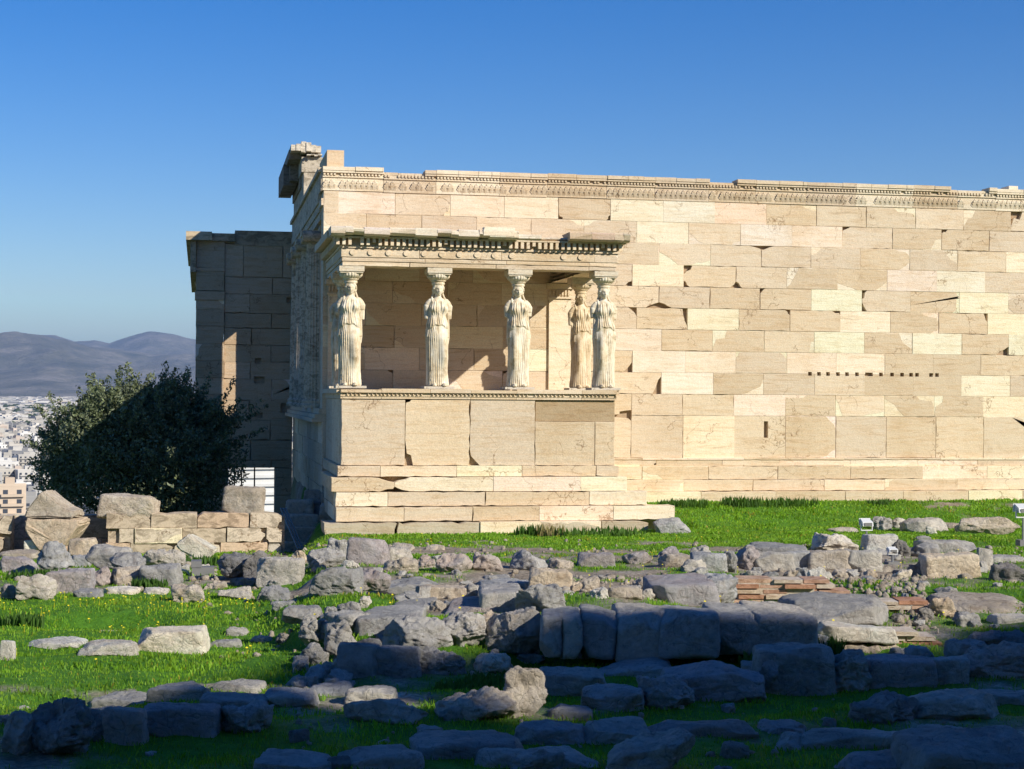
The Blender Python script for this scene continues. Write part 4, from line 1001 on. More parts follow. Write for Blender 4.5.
# rubble of small stones: one mass
def scatter_rubble():
    V0, F0 = cube_grid(2); V0 = V0/np.linalg.norm(V0, axis=1)[:, None]; rs = np.random.RandomState(4); VV = []; FF = []; n = 0
    def drop(x, y, s):
        nonlocal n
        v = V0*(rs.uniform(.5, 1, 3)*s)*(1+rs.uniform(-.25, .25, (len(V0), 1))); a = rs.rand()*6; c_, s_ = math.cos(a), math.sin(a)
        v = np.stack([v[:, 0]*c_-v[:, 1]*s_, v[:, 0]*s_+v[:, 1]*c_, v[:, 2]], 1)+np.array([x, y, tz(x, y)+s*.2]); VV.append(v); FF.append(F0+n); n += len(V0)
    for (u0, u1, d0, d1, cnt, s0, s1) in ((832, 925, 17.2, 21, 460, .02, .065), (900, 940, 15.8, 18, 90, .02, .06), (400, 560, 17, 22, 80, .02, .07), (560, 680, 17, 20, 110, .02, .08), (180, 330, 22, 30, 110, .02, .09),
                                       (0, 180, 21.5, 27, 110, .02, .08), (680, 1024, 20, 28, 160, .02, .08), (300, 1024, 8, 14, 160, .01, .04), (330, 660, 24, 29, 90, .02, .06), (190, 300, 14, 21, 40, .02, .06), (700, 860, 14.5, 16, 60, .02, .05)):
        for _ in range(cnt):
            u = rs.uniform(u0, u1); d = rs.uniform(d0, d1); p = EYE+(f0+r0*((u-512)/FPX))*d; drop(p.x, p.y, s0+(s1-s0)*rs.rand()**2)
    me = np_mesh('rubble', np.vstack(VV), np.vstack(FF), 4, False); tag(link('rubble', me, None, [ROCK['t']]), 'loose small grey and tan stones strewn between the larger blocks and grass', 'rubble', kind='stuff')
scatter_rubble()
def scatter_field():
    rs = np.random.RandomState(14); VV = []; FF = []; n = 0
    V0, F0 = cube_grid(9); V0 = V0/((np.abs(V0)**6).sum(1)**(1/6))[:, None]
    for (u0, u1, d0, d1, cnt, s0, s1) in ((300, 540, 14.3, 18.5, 14, .05, .12), (330, 560, 18.5, 23, 10, .05, .11), (560, 760, 16.5, 21, 14, .05, .11), (640, 1024, 20.5, 25, 26, .06, .14), (820, 1040, 16, 20, 20, .04, .12),
                                       (0, 330, 21.6, 27, 22, .05, .14), (290, 350, 12.8, 15.2, 12, .06, .14), (0, 1040, 9, 13, 24, .03, .10), (700, 1040, 12.5, 15, 10, .05, .12)):
        for _ in range(cnt):
            u = rs.uniform(u0, u1); d = rs.uniform(d0, d1); p = EYE+(f0+r0*((u-512)/FPX))*d; sz = (s0+(s1-s0)*rs.rand())*np.array([1, .8, .62])*rs.uniform(.75, 1.3, 3); v = V0.copy()
            for _k in range(7):
                q = rs.normal(size=3); q /= np.linalg.norm(q); v = v-np.maximum(v@q-rs.uniform(.62, .98), 0)[:, None]*q
            v = v*sz*(1+.22*n3(v, 1.6, rs.rand()*90)+.16*n3(v, 4.5, rs.rand()*90))[:, None]; a = rs.rand()*6; c_, s_ = math.cos(a), math.sin(a)
            v = np.stack([v[:, 0]*c_-v[:, 1]*s_, v[:, 0]*s_+v[:, 1]*c_, v[:, 2]], 1)+np.array([p.x, p.y, tz(p.x, p.y)+sz[2]*.35]); VV.append(v); FF.append(F0+n); n += len(V0)
    me = np_mesh('rubble', np.vstack(VV), np.vstack(FF), 4, False); tag(link('rubble', me, None, [ROCK['g']]), 'fist to head sized broken grey stones filling the gaps between the ruin blocks', 'rubble', kind='stuff')
scatter_field()

# ------------------------------------------------------------------ small man-made things
def bar(mb, a, b, r_=.02, col=G(1)):
    a = Vector(a); b = Vector(b); d = (b-a).normalized(); e1 = d.cross(Vector((.3, .9, .1))).normalized()*r_; e2 = d.cross(e1)
    vs = []
    for p in (a, b):
        for k in range(8): vs.append(p+e1*math.cos(k*math.pi/4)+e2*math.sin(k*math.pi/4))
    mb.add(vs, [(k, (k+1) % 8, 8+(k+1) % 8, 8+k) for k in range(8)]+[tuple(range(8))[::-1], tuple(range(8, 16))], col)
mb = MB(); 
for q in (-2.6, 0, 2.6): bar(mb, P(283+q, 508, 34.6), P(301+q, 550, 33.6), .015)
bar(mb, P(280, 509, 34.6), P(287, 509, 34.6), .014); bar(mb, P(297.5, 548, 33.6), P(305, 548, 33.6), .014)
tag(mb.build('metal_rail', METAL), 'grey metal track of three bars leaning against the dark blocks by the temple corner', 'metal rail')
def floodlight(u0, v0, u1, v1, d, vg, label, plate=False):
    c = P((u0+u1)/2, (v0+v1)/2, d); W = (u1-u0)*d/FPX; H = (v1-v0)*d/FPX; zg = P((u0+u1)/2, vg, d).z
    root = empty('floodlight', (c.x, c.y, zg), label, 'floodlight', 'floodlights standing among the stones')
    def part(name, mb, m):
        me = mb.mesh(name); me.materials.append(m); o = bpy.data.objects.new(name, me); COL.objects.link(o); o.parent = root; return o
    h = c.z-zg
    mb = MB(); t = .42*W
    vs = [(-W*.5, -t, h-H*.15), (W*.5, -t, h-H*.15), (W*.42, t, h-H*.1), (-W*.42, t, h-H*.1), (-W*.5, -t*.8, h+H*.2), (W*.5, -t*.8, h+H*.2), (W*.42, t*1.1, h+H*.5), (-W*.42, t*1.1, h+H*.5)]
    mb.add(vs, [(0, 3, 2, 1), (4, 5, 6, 7), (0, 1, 5, 4), (1, 2, 6, 5), (2, 3, 7, 6), (3, 0, 4, 7)])
    mb.box((-W*.54, t*1.0, h-H*.12), (W*.54, t*1.14, h+H*.5)); part('lamp_housing', mb, LAMPW)
    mb = MB(); mb.box((-W*.38, -t-.006, h-H*.12), (W*.38, -t+.0, h+H*.16)); part('lamp_glass', mb, LAMPD)
    mb = MB(); mb.box((-W*.56, -.02, h-H*.5), (-W*.5, .02, h+.05*H)); mb.box((W*.5, -.02, h-H*.5), (W*.56, .02, h+.05*H)); mb.box((-W*.56, -.02, h-H*.56), (W*.56, .02, h-H*.48)); part('bracket', mb, LAMPW)
    mb = MB(); bar(mb, (0, 0, -.05), (0, 0, h-H*.5), .016); part('post', mb, METAL)
    mb = MB(); mb.box((-.09, -.08, -.08), (.09, .08, .02)); part('base_block', mb, LAMPD)
floodlight(861, 518.5, 872, 530, 27, 550, 'larger white floodlight on a thin post behind the pale wedge-shaped stone')
floodlight(888, 547, 897, 554, 22.5, 563, 'small low white floodlight between two rocks in the right field')
floodlight(1016, 504, 1030, 517, 27.5, 541, 'white floodlight cut by the right edge of the photo, above a small pale base')
mb = MB(); c = P(203, 570, 24); mb.box((c.x-.16, c.y-.12, c.z-.12), (c.x+.16, c.y+.12, c.z+.05)); mb.box((c.x-.17, c.y-.13, c.z+.05), (c.x-.02, c.y+.13, c.z+.14))
tag(mb.build('cable_box', LAMPD), 'small grey cable box with a pale lid below the tilted cream block', 'box')
mb = MB(); pts = [P(178, 566, 24), P(182, 570, 24), P(187, 571, 24), P(190, 576, 24), P(189, 581, 24)]
for k in range(4): bar(mb, pts[k], pts[k+1], .018)
tag(mb.build('white_pipe', PIPE), 'short curved white plastic pipe lying in the grass beside the grey cable box', 'pipe')

# ------------------------------------------------------------------ grass, flowers, weeds
def leaf_mat(name, c0, c1, trans=.35, rough=.55):
    m = NT(name); col = m.mix(m.ramp(m.noise(m.coord('Object'), .9, 5, .6), [(.3, c0), (.7, c1)]), m.attr())
    m.base(col); m.b.inputs['Roughness'].default_value = rough; m.b.inputs['Specular IOR Level'].default_value = .3
    tr = m.n('ShaderNodeBsdfTranslucent'); m.l(m.mix(col, (1.1, 1.25, .6)), tr.inputs[0]); mx = m.n('ShaderNodeMixShader'); mx.inputs[0].default_value = trans
    out = [n for n in m.t.nodes if n.type == 'OUTPUT_MATERIAL'][0]; m.l(m.b.outputs[0], mx.inputs[1]); m.l(tr.outputs[0], mx.inputs[2]); m.l(mx.outputs[0], out.inputs[0]); return m.m
def grass():
    rs = np.random.RandomState(12); N = 1050000
    d = np.sqrt(rs.uniform(6.5**2, 40**2, N)); keep = rs.rand(N) < np.interp(d, [6, 12, 20, 40], [1, .9, .62, .34]); d = d[keep]; n = len(d)
    u = rs.uniform(-80, 1110, n); lat = (u-512)/FPX*d
    # denser in the sunny lawn
    X = EYE.x+f0.x*d+r0.x*lat; Y = EYE.y+f0.y*d+r0.y*lat
    g = grassmask(X, Y); ok = (rs.rand(n) < g**1.2)
    ok &= ~((Y > YP-.75) & (X > PX0-.6) & (X < PX1+1.0)); ok &= (Y < -.45)
    X, Y, d, g = X[ok], Y[ok], d[ok], g[ok]; n = len(X); Z = terr(X, Y)
    cl = fbm(X*2.2, Y*2.2+40, 3)
    h = (.016+.036*rs.rand(n)**1.5)*(.5+1.5*np.clip(cl-.3, 0, 1))*np.interp(d, [6, 15, 40], [.8, .9, 1.4]); wd = h*np.interp(d, [6, 15, 40], [.14, .22, .45])
    a = rs.rand(n)*2*math.pi; lean = rs.uniform(.1, .9, n)*h; la = rs.rand(n)*2*math.pi
    ca, sa = np.cos(a)*wd, np.sin(a)*wd
    v0 = np.stack([X-ca*.5, Y-sa*.5, Z-.015], 1); v1 = np.stack([X+ca*.5, Y+sa*.5, Z-.015], 1)
    v2 = np.stack([X+ca*.55+np.cos(la)*lean*.5, Y+sa*.55+np.sin(la)*lean*.5, Z+h*.62], 1); v3 = np.stack([X-ca*.55+np.cos(la)*lean, Y-sa*.55+np.sin(la)*lean, Z+h], 1)
    V = np.stack([v0, v1, v2, v3], 1).reshape(-1, 3); F = np.arange(n*4).reshape(n, 4)
    pt = fbm(X*1.1+3, Y*1.1, 4); br = rs.uniform(.65, 1.3, n)*(.72+.6*pt); dry = np.clip((fbm(X*.9+50, Y*.9, 4)-.54)*5, 0, 1)*(g < .999); yl = (rs.rand(n) < .02+.3*dry); col = np.stack([br*(1+1.2*yl+.3*rs.rand(n)), br*(1-.15*yl), br*(1+.8*yl)], 1)
    me = np_mesh('grass', V, F, 4, False, np.repeat(col, 4, 0))
    tag(link('grass', me, None, [leaf_mat('grass_mat', (.125, .30, .015), (.205, .40, .03))]), 'bright green low clover and grass growing over the ground', 'grass', kind='stuff')
    # yellow flowers
    n = 250; d = rs.uniform(14.5, 21.3, n); d = np.where(rs.rand(n) < .6, rs.uniform(18.5, 21, n), d); u = rs.uniform(-40, 265, n); lat = (u-512)/FPX*d
    k = 130; d[-k:] = rs.uniform(15, 30, k); lat[-k:] = (rs.uniform(300, 1000, k)-512)/FPX*d[-k:]
    X = EYE.x+f0.x*d+r0.x*lat; Y = EYE.y+f0.y*d+r0.y*lat; Z = terr(X, Y)+rs.uniform(.05, .09, n); V = []; F = []
    for i in range(n):
        s = rs.uniform(.006, .013); b = len(V); V += [(X[i]+s*math.cos(t), Y[i]+s*math.sin(t)-s*.2*math.sin(t), Z[i]+.5*s*math.sin(t)) for t in np.arange(6)*math.pi/3]; V += [(X[i]-.003, Y[i], Z[i]-.11), (X[i]+.003, Y[i], Z[i]-.11)]
        F.append(tuple(range(b, b+6))); F.append((b, b+6, b+7))
    me = bpy.data.meshes.new('wildflowers'); me.from_pydata(V, [], F); tag(link('wildflowers', me, None, [simple('yellow_petals', (.8, .68, .03), .6)]), 'tiny yellow flowers dotted through the sunny lawn', 'flowers', kind='stuff')
grass()
WEED = leaf_mat('weed_leaves', (.05, .12, .02), (.09, .18, .03)); DRYG = leaf_mat('dry_grass', (.25, .20, .09), (.34, .30, .14))
def weed(u, v, d, r_, h, n, mat, label, seed, grp='clumps of weeds by the stones'):
    rs = np.random.RandomState(seed); c = P(u, v, d); c.z = tz(c.x, c.y) if d > 0 else c.z; V = []; F = []
    for i in range(n):
        a = rs.rand()*6.28; q = r_*math.sqrt(rs.rand()); x, y = q*math.cos(a), q*math.sin(a)*.6; hh = h*rs.uniform(.35, 1); l1 = rs.uniform(-.3, .3)*hh; l2 = rs.uniform(-.3, .3)*hh; ww = rs.uniform(.008, .02)
        b = len(V); t = rs.rand()*6.28; cx, sx_ = ww*math.cos(t), ww*math.sin(t)
        V += [(x-cx*.4, y-sx_*.4, -.05), (x+cx*.4, y+sx_*.4, -.05), (x+cx+l1*.5, y+sx_+l2*.5, hh*.6), (x+l1, y+l2, hh), (x-cx+l1*.5, y-sx_+l2*.5, hh*.6)]; F.append((b, b+1, b+2, b+3, b+4))
    o = link('weed_clump', np_mesh_ng(V, F), None, [mat]); o.location = c; tag(o, label, 'weeds', grp)
def np_mesh_ng(V, F):
    me = bpy.data.meshes.new('weed'); me.from_pydata(V, [], F); ca = me.color_attributes.new('Col', 'FLOAT_COLOR', 'POINT'); ca.data.foreach_set('color', np.ones(len(V)*4, dtype=np.float32)); return me
for i_, (u, v, d, r_, h, n, m, lab) in enumerate([
    (682, 503, 36.2, .6, .18, 300, WEED, 'low weeds at the wall foot just right of the porch steps'),
    (742, 502, 36.5, .5, .24, 260, WEED, 'tallest dense weeds growing against the foot of the long wall'),
    (790, 503, 36.7, .7, .2, 240, WEED, 'second weed patch at the wall foot, right of the tallest one'),
    (880, 504, 37.2, .3, .16, 120, WEED, 'tiny weed tuft at the foot of the long wall, farthest right'),
    (600, 529, 31.3, .9, .18, 300, WEED, 'green weeds along the bottom porch step at right'),
    (552, 528, 31.3, .3, .26, 120, DRYG, 'dry grass tuft before the middle of the bottom porch step'),
    (530, 524, 31.4, .3, .24, 160, WEED, 'dark leafy weed hanging by the small white stone at the porch base'),
    (500, 655, 13.5, .3, .11, 260, WEED, 'bright weed clump between the terrace corner and the sunlit boulders'),
    (470, 680, 13.0, .3, .10, 260, WEED, 'leafy weed clump left of the sunlit wide boulder'),
    (780, 645, 14.1, .35, .18, 320, WEED, 'weeds in front of the last stone of the shaded retaining row'),
    (822, 630, 14.6, .2, .2, 200, WEED, 'weeds in the gap left of the short brick footing'),
    (340, 588, 20, .3, .14, 220, WEED, 'weed clump under the large grey stone in the middle band'),
    (150, 575, 22.4, .25, .16, 220, WEED, 'weeds between the oval rock and the pinkish block at left'),
    (36, 572, 23, .4, .18, 300, WEED, 'weeds between the two rock rows at far left'),
    (200, 560, 27, .4, .2, 220, WEED, 'weeds beneath the tilted cream block'),
    (20, 640, 17.5, .25, .14, 200, WEED, 'dark weed clump beside the pale block on the lawn')]):
    weed(u, v, d, r_, h, n, m, lab, 300+i_)

# ------------------------------------------------------------------ olive tree
TD = 39.6
def olive():
    rs = np.random.RandomState(5); rg = random.Random(5); base = P(150, 500, TD); base.z = -2.8
    root = empty('olive_tree', base, 'dense round olive tree growing below the shaded porch, half sunlit', 'tree')
    mb = MB(); tips = []
    def limb(a, b, ra, rb, seg=4):
        pts = [a.lerp(b, t/seg)+Vector((rg.uniform(-1, 1), rg.uniform(-1, 1), 0))*.08*(0 < t < seg) for t in range(seg+1)]
        for k in range(seg):
            p, q = pts[k], pts[k+1]; r1 = ra+(rb-ra)*k/seg; r2 = ra+(rb-ra)*(k+1)/seg; d_ = (q-p).normalized(); e1 = d_.cross(Vector((.2, .9, .3))).normalized(); e2 = d_.cross(e1); vs = []
            for (c_, r_) in ((p, r1), (q, r2)):
                for t in range(7): vs.append(c_+e1*r_*math.cos(t*.8976)+e2*r_*math.sin(t*.8976))
            mb.add(vs, [(t, (t+1) % 7, 7+(t+1) % 7, 7+t) for t in range(7)])
        return pts[-1]
    top = limb(Vector((0, 0, 0)), Vector((.2, 0, 1.3)), .32, .24)
    blobs = []
    spec = [(-70, 456, 1.0, 0), (-82, 475, .8, .3), (-40, 432, 1.0, 0), (-64, 425, .6, -.3), (-8, 424, .85, .2), (18, 430, 1.1, 0), (42, 440, .9, .2), (0, 452, 1.4, 0), (45, 460, 1.4, .3), (-35, 480, 1.4, -.2), (10, 490, 1.3, -.4), (50, 448, .75, .3), (62, 425, .45, 0),
            (-30, 440, 1.2, -.6), (25, 470, 1.3, -.7), (-80, 490, .7, 0), (38, 414, .5, 0), (45, 496, .8, -.3), (-50, 405, .42, 0), (4, 402, .45, 0), (24, 400, .42, .3), (60, 416, .35, 0), (-90, 440, .4, 0)]
    for (du, v, r_, dy) in spec:
        p = P(147+du, v, TD+dy*1.6)-base; blobs.append((p, r_)); limb(top, p, .11, .03)
    mb.build('trunk', simple('olive_bark', (.12, .10, .08), .9, 0, .4, 5), None).parent = root
    V = []; n = 0; pos = []; nor = []
    for (c, r_) in blobs:
        m = int(4200*r_**2.0); q = rs.normal(size=(m, 3)); q /= np.linalg.norm(q, axis=1)[:, None]; rad = r_*(rs.rand(m)**.42); rad *= 1+.28*np.sin(q[:, 0]*7+c.x*3)*np.cos(q[:, 2]*6+c.z*2)
        # sprays: pull leaves towards random shoots that leave the blob upwards and outwards
        ns = max(8, int(34*r_)); sd = rs.normal(size=(ns, 3)); sd[:, 2] = np.abs(sd[:, 2])+.3; sd /= np.linalg.norm(sd, axis=1)[:, None]
        p = q*rad[:, None]; ms = int(m*.75); k = rs.randint(0, ns, ms); ln = rs.uniform(.9, 1.65, ns); t = rs.uniform(.5, 1, ms)*ln[k]*r_; p2 = sd[k]*t[:, None]+rs.normal(size=(ms, 3))*.04
        pos.append(np.vstack([p, p2])+np.array(c)); 
    C_ = np.vstack(pos)+np.array(base); m = len(C_); L = rs.uniform(.06, .12, m); ax = rs.normal(size=(m, 3)); ax[:, 2] += .5; ax /= np.linalg.norm(ax, axis=1)[:, None]
    sd = np.cross(ax, rs.normal(size=(m, 3))); sd /= np.linalg.norm(sd, axis=1)[:, None]; W = L*.22
    V = np.stack([C_-ax*L[:, None]*.5, C_+sd*W[:, None], C_+ax*L[:, None]*.5, C_-sd*W[:, None]], 1).reshape(-1, 3)
    V -= np.array(base)
    br = rs.uniform(.55, 1.6, m); col = np.stack([br, br, br*rs.uniform(.8, 1.1, m)], 1)
    me = np_mesh('crown', V, np.arange(m*4).reshape(m, 4), 4, False, np.repeat(col, 4, 0)); me.materials.append(leaf_mat('olive_leaves', (.11, .14, .075), (.20, .225, .14), .2, .45))
    o = bpy.data.objects.new('crown', me); COL.objects.link(o); o.parent = root
olive()

# ------------------------------------------------------------------ city and mountains
def hills():
    prof = [(-400, 352), (-200, 342), (-80, 346), (0, 338), (18, 338), (37, 334.5), (55, 334), (74, 339), (94, 337), (109, 340), (128, 335), (148, 330), (171, 333), (195, 337), (300, 341), (450, 348), (700, 345), (1100, 352), (1500, 350)]
    us = np.linspace(-500, 1500, 520); nr = 90; ds = np.linspace(13500, 30000, nr)
    near = [(-500, 30), (-100, 62), (0, 58), (40, 62), (70, 57), (110, 48), (150, 42), (200, 50), (600, 40), (1500, 30)]
    top = 396+.007*(us-512)*1.0-np.interp(us, *zip(*prof)); H_far = top*28000/FPX; H_near = np.interp(us, *zip(*near))*20500/FPX
    Ug, Dg = np.meshgrid(us, ds); X = EYE.x+f0.x*Dg+r0.x*(Ug-512)/FPX*Dg; Y = EYE.y+f0.y*Dg+r0.y*(Ug-512)/FPX*Dg
    n1 = fbm(X/1500, Y/1500, 5)-.47; rid = 1-np.abs(fbm(X/2200+3, Y/2200, 5)*2-.95)*2
    f1 = np.clip(np.interp(Dg, [13500, 17500, 20500, 22500, 30000], [0, .45, 1, .85, .2]), 0, 1); f2 = sm(Dg, 20000, 28000)*(1-sm(Dg, 28000, 31000))
    Z = np.maximum(H_near[None, :]*f1, H_far[None, :]*f2)+(n1*420+rid*130-60)*sm(Dg, 13800, 18000)*(1-.75*sm(Dg, 24500, 28000))
    Z = np.where(Dg < 13700, -90, Z-60)
    na = len(us); V = np.stack([X.ravel(), Y.ravel(), Z.ravel()], 1); i, j = np.meshgrid(np.arange(nr-1), np.arange(na-1), indexing='ij'); a = (i*na+j).ravel()
    me = np_mesh('hills', V, np.stack([a, a+1, a+na+1, a+na], 1), 4, True)
    m = NT('hill_mat'); c = m.coord('Object'); m.base(m.ramp(m.noise(c, .0013, 9, .7), [(.35, (.08, .085, .05)), (.5, (.17, .155, .11)), (.65, (.32, .28, .22))])); m.bump(m.noise(c, .004, 8, .7), .8, 120)
    tag(link('hills', me, None, [m.m]), kind='structure')
hills()
def city():
    rs = np.random.RandomState(8); m = NT('city_wall'); col = m.mix(m.attr(), m.ramp(m.noise(m.coord('Object'), .08, 4), [(.3, G(.85)), (.7, G(1))])); m.base(col); WAL = m.m
    win = simple('city_glass', (.06, .07, .09), .3)
    PAL = [(.62, .59, .54), (.68, .66, .62), (.56, .52, .46), (.5, .47, .42), (.64, .60, .53), (.58, .49, .41), (.42, .41, .39)]
    def bld(mb, cx, cy, cz, w_, d_, h, rot, col, det):
        ca, sa = math.cos(rot), math.sin(rot); T_ = lambda x, y, z: (cx+x*ca-y*sa, cy+x*sa+y*ca, cz+z)
        def bx(x0, y0, z0_, x1, y1, z1, c, mi=0):
            q = [T_(*p) for p in ((x0,y0,z0_),(x1,y0,z0_),(x1,y1,z0_),(x0,y1,z0_),(x0,y0,z1),(x1,y0,z1),(x1,y1,z1),(x0,y1,z1))]
            mb.add(q, [(4,5,6,7),(0,1,5,4),(1,2,6,5),(2,3,7,6),(3,0,4,7)], c, mi)
        bx(-w_/2, -d_/2, -8, w_/2, d_/2, h, col)
        if det:
            bx(-w_*.2, -d_*.1, h, w_*.15, d_*.25, h+2.8, tuple(v*.9 for v in col)); bx(-w_/2-.05, -d_/2-.05, h, w_/2+.05, -d_/2+.3, h+.9, tuple(v*1.05 for v in col))
            fl = int(h/3.2)
            for k in range(fl):
                z = 1+k*3.2
                if det > 1:
                    nw = max(2, int(w_/3.4))
                    for q in range(nw):
                        x = -w_/2+(q+.5)*w_/nw; bx(x-.8, -d_/2-.06, z+.5, x+.8, -d_/2+.1, z+2.2, (.1, .1, .1), 1)
                    nd = max(2, int(d_/3.4))
                    for q in range(nd):
                        y = -d_/2+(q+.5)*d_/nd; bx(w_/2-.1, y-.8, z+.5, w_/2+.06, y+.8, z+2.2, (.1, .1, .1), 1)
                bx(-w_*.42, -d_/2-1.1, z-.15, w_*.42, -d_/2-.02, z+.75, tuple(v*.95 for v in col))
    cand = []
    tries = 0; cell = {}
    for rmin, rmax, cnt, s0, s1 in ((700, 1500, 900, 11, 19), (1500, 3000, 2600, 12, 22), (3000, 6000, 4200, 18, 38), (6000, 12500, 5200, 30, 80)):
        for _ in range(cnt):
            d = math.sqrt(rs.uniform(rmin**2, rmax**2)); u = rs.uniform(-140, 360); w_ = rs.uniform(s0, s1); p = EYE+(f0+r0*((u-512)/FPX))*d
            g = 24 if rmin < 3000 else (40 if rmin < 6000 else 70); key = (rmin, int(p.x//g), int(p.y//g))
            if key in cell: continue
            cell[key] = 1; h = rs.uniform(9, 22)*(1 if rmin < 6000 else 1.1); cand.append((d, u, p.x, p.y, tz(p.x, p.y), w_, w_*rs.uniform(.7, 1.2), h, rs.choice([.25, .3, -.5, .8])+rs.normal()*.05, PAL[rs.randint(len(PAL))]))
    cand.sort(key=lambda c: c[0]+(0 if (-8 < c[1] < 75 or 226 < c[1] < 277) else 3000+c[0]*2))
    for i_, c in enumerate(cand[:290]):
        mb = MB(); bld(mb, 0, 0, 0, c[5], c[6], c[7], c[8], (lambda f_: tuple(v*f_ for v in c[9]))(rs.uniform(.75, 1.12)), 2 if c[0] < 2200 else 1); o = mb.build('apartment_building', [WAL, win]); o.location = (c[2], c[3], c[4])
        tag(o, 'pale flat roofed apartment block among many in the distant city', 'building', 'apartment blocks of the distant city')
    mb = MB()
    for c in cand[290:]: bld(mb, c[2], c[3], c[4], c[5], c[6], c[7], c[8], (lambda f_: tuple(v*f_ for v in c[9]))(rs.uniform(.75, 1.12)), 1 if c[0] < 4500 else 0)
    tag(mb.build('far_city', [WAL, win]), 'hazy mass of pale city blocks spreading to the foot of the mountains', 'city', kind='stuff')
    # nearest blocks
    for (u, v, d, w_, dd, h, c, lab) in ((10, 512, 560, 9, 10, 14, (.62, .5, .38), 'nearest beige apartment block with dark windows above the wall at the far left'), (252, 500, 620, 22, 14, 22, (.66, .66, .63), 'bright white building seen through the gated doorway')):
        p = P(u, v, d); mb = MB(); bld(mb, 0, 0, 0, w_, dd, h, .25, c, 2 if u < 100 else 1); o = mb.build('apartment_building', [WAL, win]); o.location = (p.x, p.y, p.z-5); tag(o, lab, 'building')
    # dark trees between the houses
    v0, f0_ = cube_grid(2); v0 = v0/np.linalg.norm(v0, axis=1)[:, None]; VV = []; FF = []; n = 0
    for _ in range(2600):
        d = math.sqrt(rs.uniform(600**2, 6000**2)); u = rs.uniform(-140, 360); p = EYE+(f0+r0*((u-512)/FPX))*d; s = rs.uniform(3, 6)*(1+d/4000)
        VV.append(v0*s*(1+rs.uniform(-.2, .2, (len(v0), 1)))+np.array([p.x, p.y, tz(p.x, p.y)+s*.8])); FF.append(f0_+n); n += len(v0)
    me = np_mesh('far_trees', np.vstack(VV), np.vstack(FF), 4, True); tag(link('far_trees', me, None, [simple('far_foliage', (.05, .075, .035), .9, 0, .4, .2)]), 'dark green trees dotted between the distant city houses', 'trees', kind='stuff')
city()

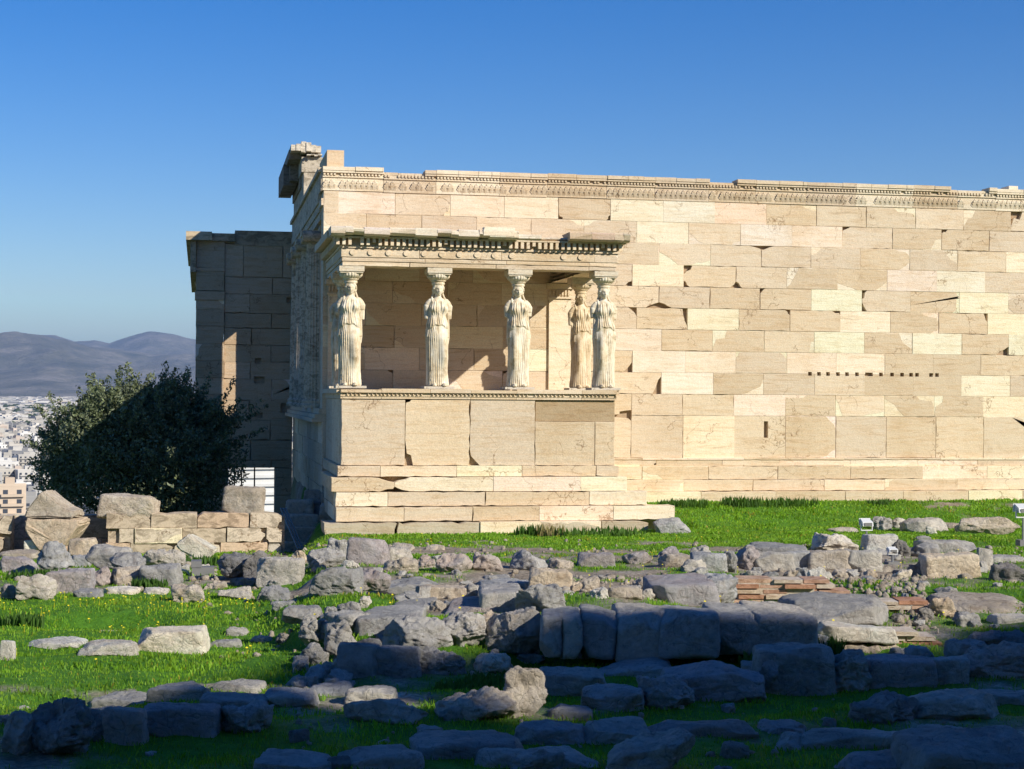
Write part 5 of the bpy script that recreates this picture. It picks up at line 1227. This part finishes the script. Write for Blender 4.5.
# ------------------------------------------------------------------ the great temple to the south whose shade covers the foreground
def great_temple():
    Lp = P(60, 706, 12.6); Rp = P(965, 626, 16.6); Mp = P(620, 612, 14.65)
    s = 34/math.hypot(SUN.x, SUN.y)
    A_ = Lp+SUN*s; B_ = Rp+SUN*s; ex = Vector((B_.x-A_.x, B_.y-A_.y, 0)).normalized(); ey = Vector((-ex.y, ex.x, 0))     # ey points back north
    root = empty('great_temple', (A_.x, A_.y, 0), 'large columned marble temple across the rock south of the foreground', 'temple')
    slope = (B_.z-A_.z)/((B_-A_).dot(ex)); top = (A_.z+B_.z)/2
    def T_(a, b, z): p = A_+ex*a-ey*b; return (p.x, p.y, z)
    ks = SUN.dot(ex)/-SUN.dot(ey)
    def obox(mb, a0, a1, b0, b1, z0_, z1, c=OLD[1], z1b=None, sh=0):
        e = (b1-b0)*ks*sh
        q = [T_(a0, b0, z0_), T_(a1, b0, z0_), T_(a1+e, b1, z0_), T_(a0+e, b1, z0_), T_(a0, b0, z1), T_(a1, b0, z1b or z1), T_(a1+e, b1, z1b or z1), T_(a0+e, b1, z1)]
        mb.add(q, [(0,3,2,1),(4,5,6,7),(0,1,5,4),(1,2,6,5),(2,3,7,6),(3,0,4,7)], c)
    # notch that lets the sun through onto the two boulders
    def ta(p):    # project along the sun onto the facade plane
        k = (A_-p).dot(ey)/SUN.dot(ey); q = p+SUN*k; return (q-A_).dot(ex), q.z
    edge_pts = [ta(p) for p in (P(0, 716, march(0, 716)), P(170, 694, march(170, 694)), P(262, 670, march(262, 670)), P(300, 650, 14.4), P(420, 648, 13.75), P(520, 628, 14.2), P(545, 612.5, 14.6), P(770, 615, 14.5), P(828, 664, 15.1), P(905, 664, 15.2), P(940, 630, 16.0), P(1024, 626, 16.7))]

    ea, ez = zip(*sorted(edge_pts)); ztop = lambda a: float(np.interp(a, ea, ez))
    a0, zn0 = ta(P(436, 722, 11.3)); a1, zn1 = ta(P(552, 722, 11.3)); zn = min(zn0, zn1)
    mb = MB(); c = OLD[1]
    x = -45.
    cuts = sorted([-45, a0, a1, 62]+[e for e in ea if not (a0 < e < a1)])
    for k in range(len(cuts)-1):
        z_ = ztop(cuts[k]); z2 = ztop(cuts[k+1]); edge_a0 = a0
        if abs(cuts[k]-a0) < 1e-6: z_ = z2 = zn
        if cuts[k] < -14.1 or cuts[k] >= 29.9: pass
        obox(mb, cuts[k]+.0, cuts[k+1], 0, .8, top-4.0, z_, c, z2, sh=1)
    ent = mb.build('entablature', MAR); ent.parent = root; ent.matrix_parent_inverse = Matrix.Translation(root.location).inverted()
    mb = MB(); obox(mb, -43, 60, 4, 5.2, 0, top-3.2); w_ = mb.build('cella_wall', MAR, None); w_.parent = root; w_.matrix_parent_inverse = Matrix.Translation(root.location).inverted()
    mb = MB(); obox(mb, -45, 62, 0, 6, top-4.0-.6, top-4.0-.003); r_ = mb.build('ceiling', MAR, None); r_.parent = root; r_.matrix_parent_inverse = Matrix.Translation(root.location).inverted()
    mb = MB(); obox(mb, -47, 64, -2, 8, -2, 4); w_ = mb.build('platform', MAR, None); w_.parent = root; w_.matrix_parent_inverse = Matrix.Translation(root.location).inverted()
    for k in range(25):
        a = -44+k*4.35; p = T_(a, .6, 0); mb = MB(); mb.lathe([(.95, 4), (.93, 5), (.75, top-6), (.8, top-5.6), (1.05, top-5.1), (1.05, top-4.61)], p[0], p[1], 40, col=c, flute=.05, nfl=20)
        o = mb.build('column', MAR, None); o.parent = root; o.matrix_parent_inverse = Matrix.Translation(root.location).inverted()
great_temple()

# ------------------------------------------------------------------ haze
hm = bpy.data.materials.new('haze_air'); hm.use_nodes = True; t_ = hm.node_tree; t_.nodes.clear()
pv = t_.nodes.new('ShaderNodeVolumePrincipled'); pv.inputs['Color'].default_value = (.46, .66, 1, 1); pv.inputs['Density'].default_value = 3.1e-5; pv.inputs['Anisotropy'].default_value = .1
ot = t_.nodes.new('ShaderNodeOutputMaterial'); t_.links.new(pv.outputs[0], ot.inputs['Volume'])
mb = MB(); mb.box((-62000, -62000, -100), (62000, 62000, 1500)); hz = mb.build('haze', hm); tag(hz, kind='stuff', label='thin blue air haze fading the distant mountains and city', cat='haze')
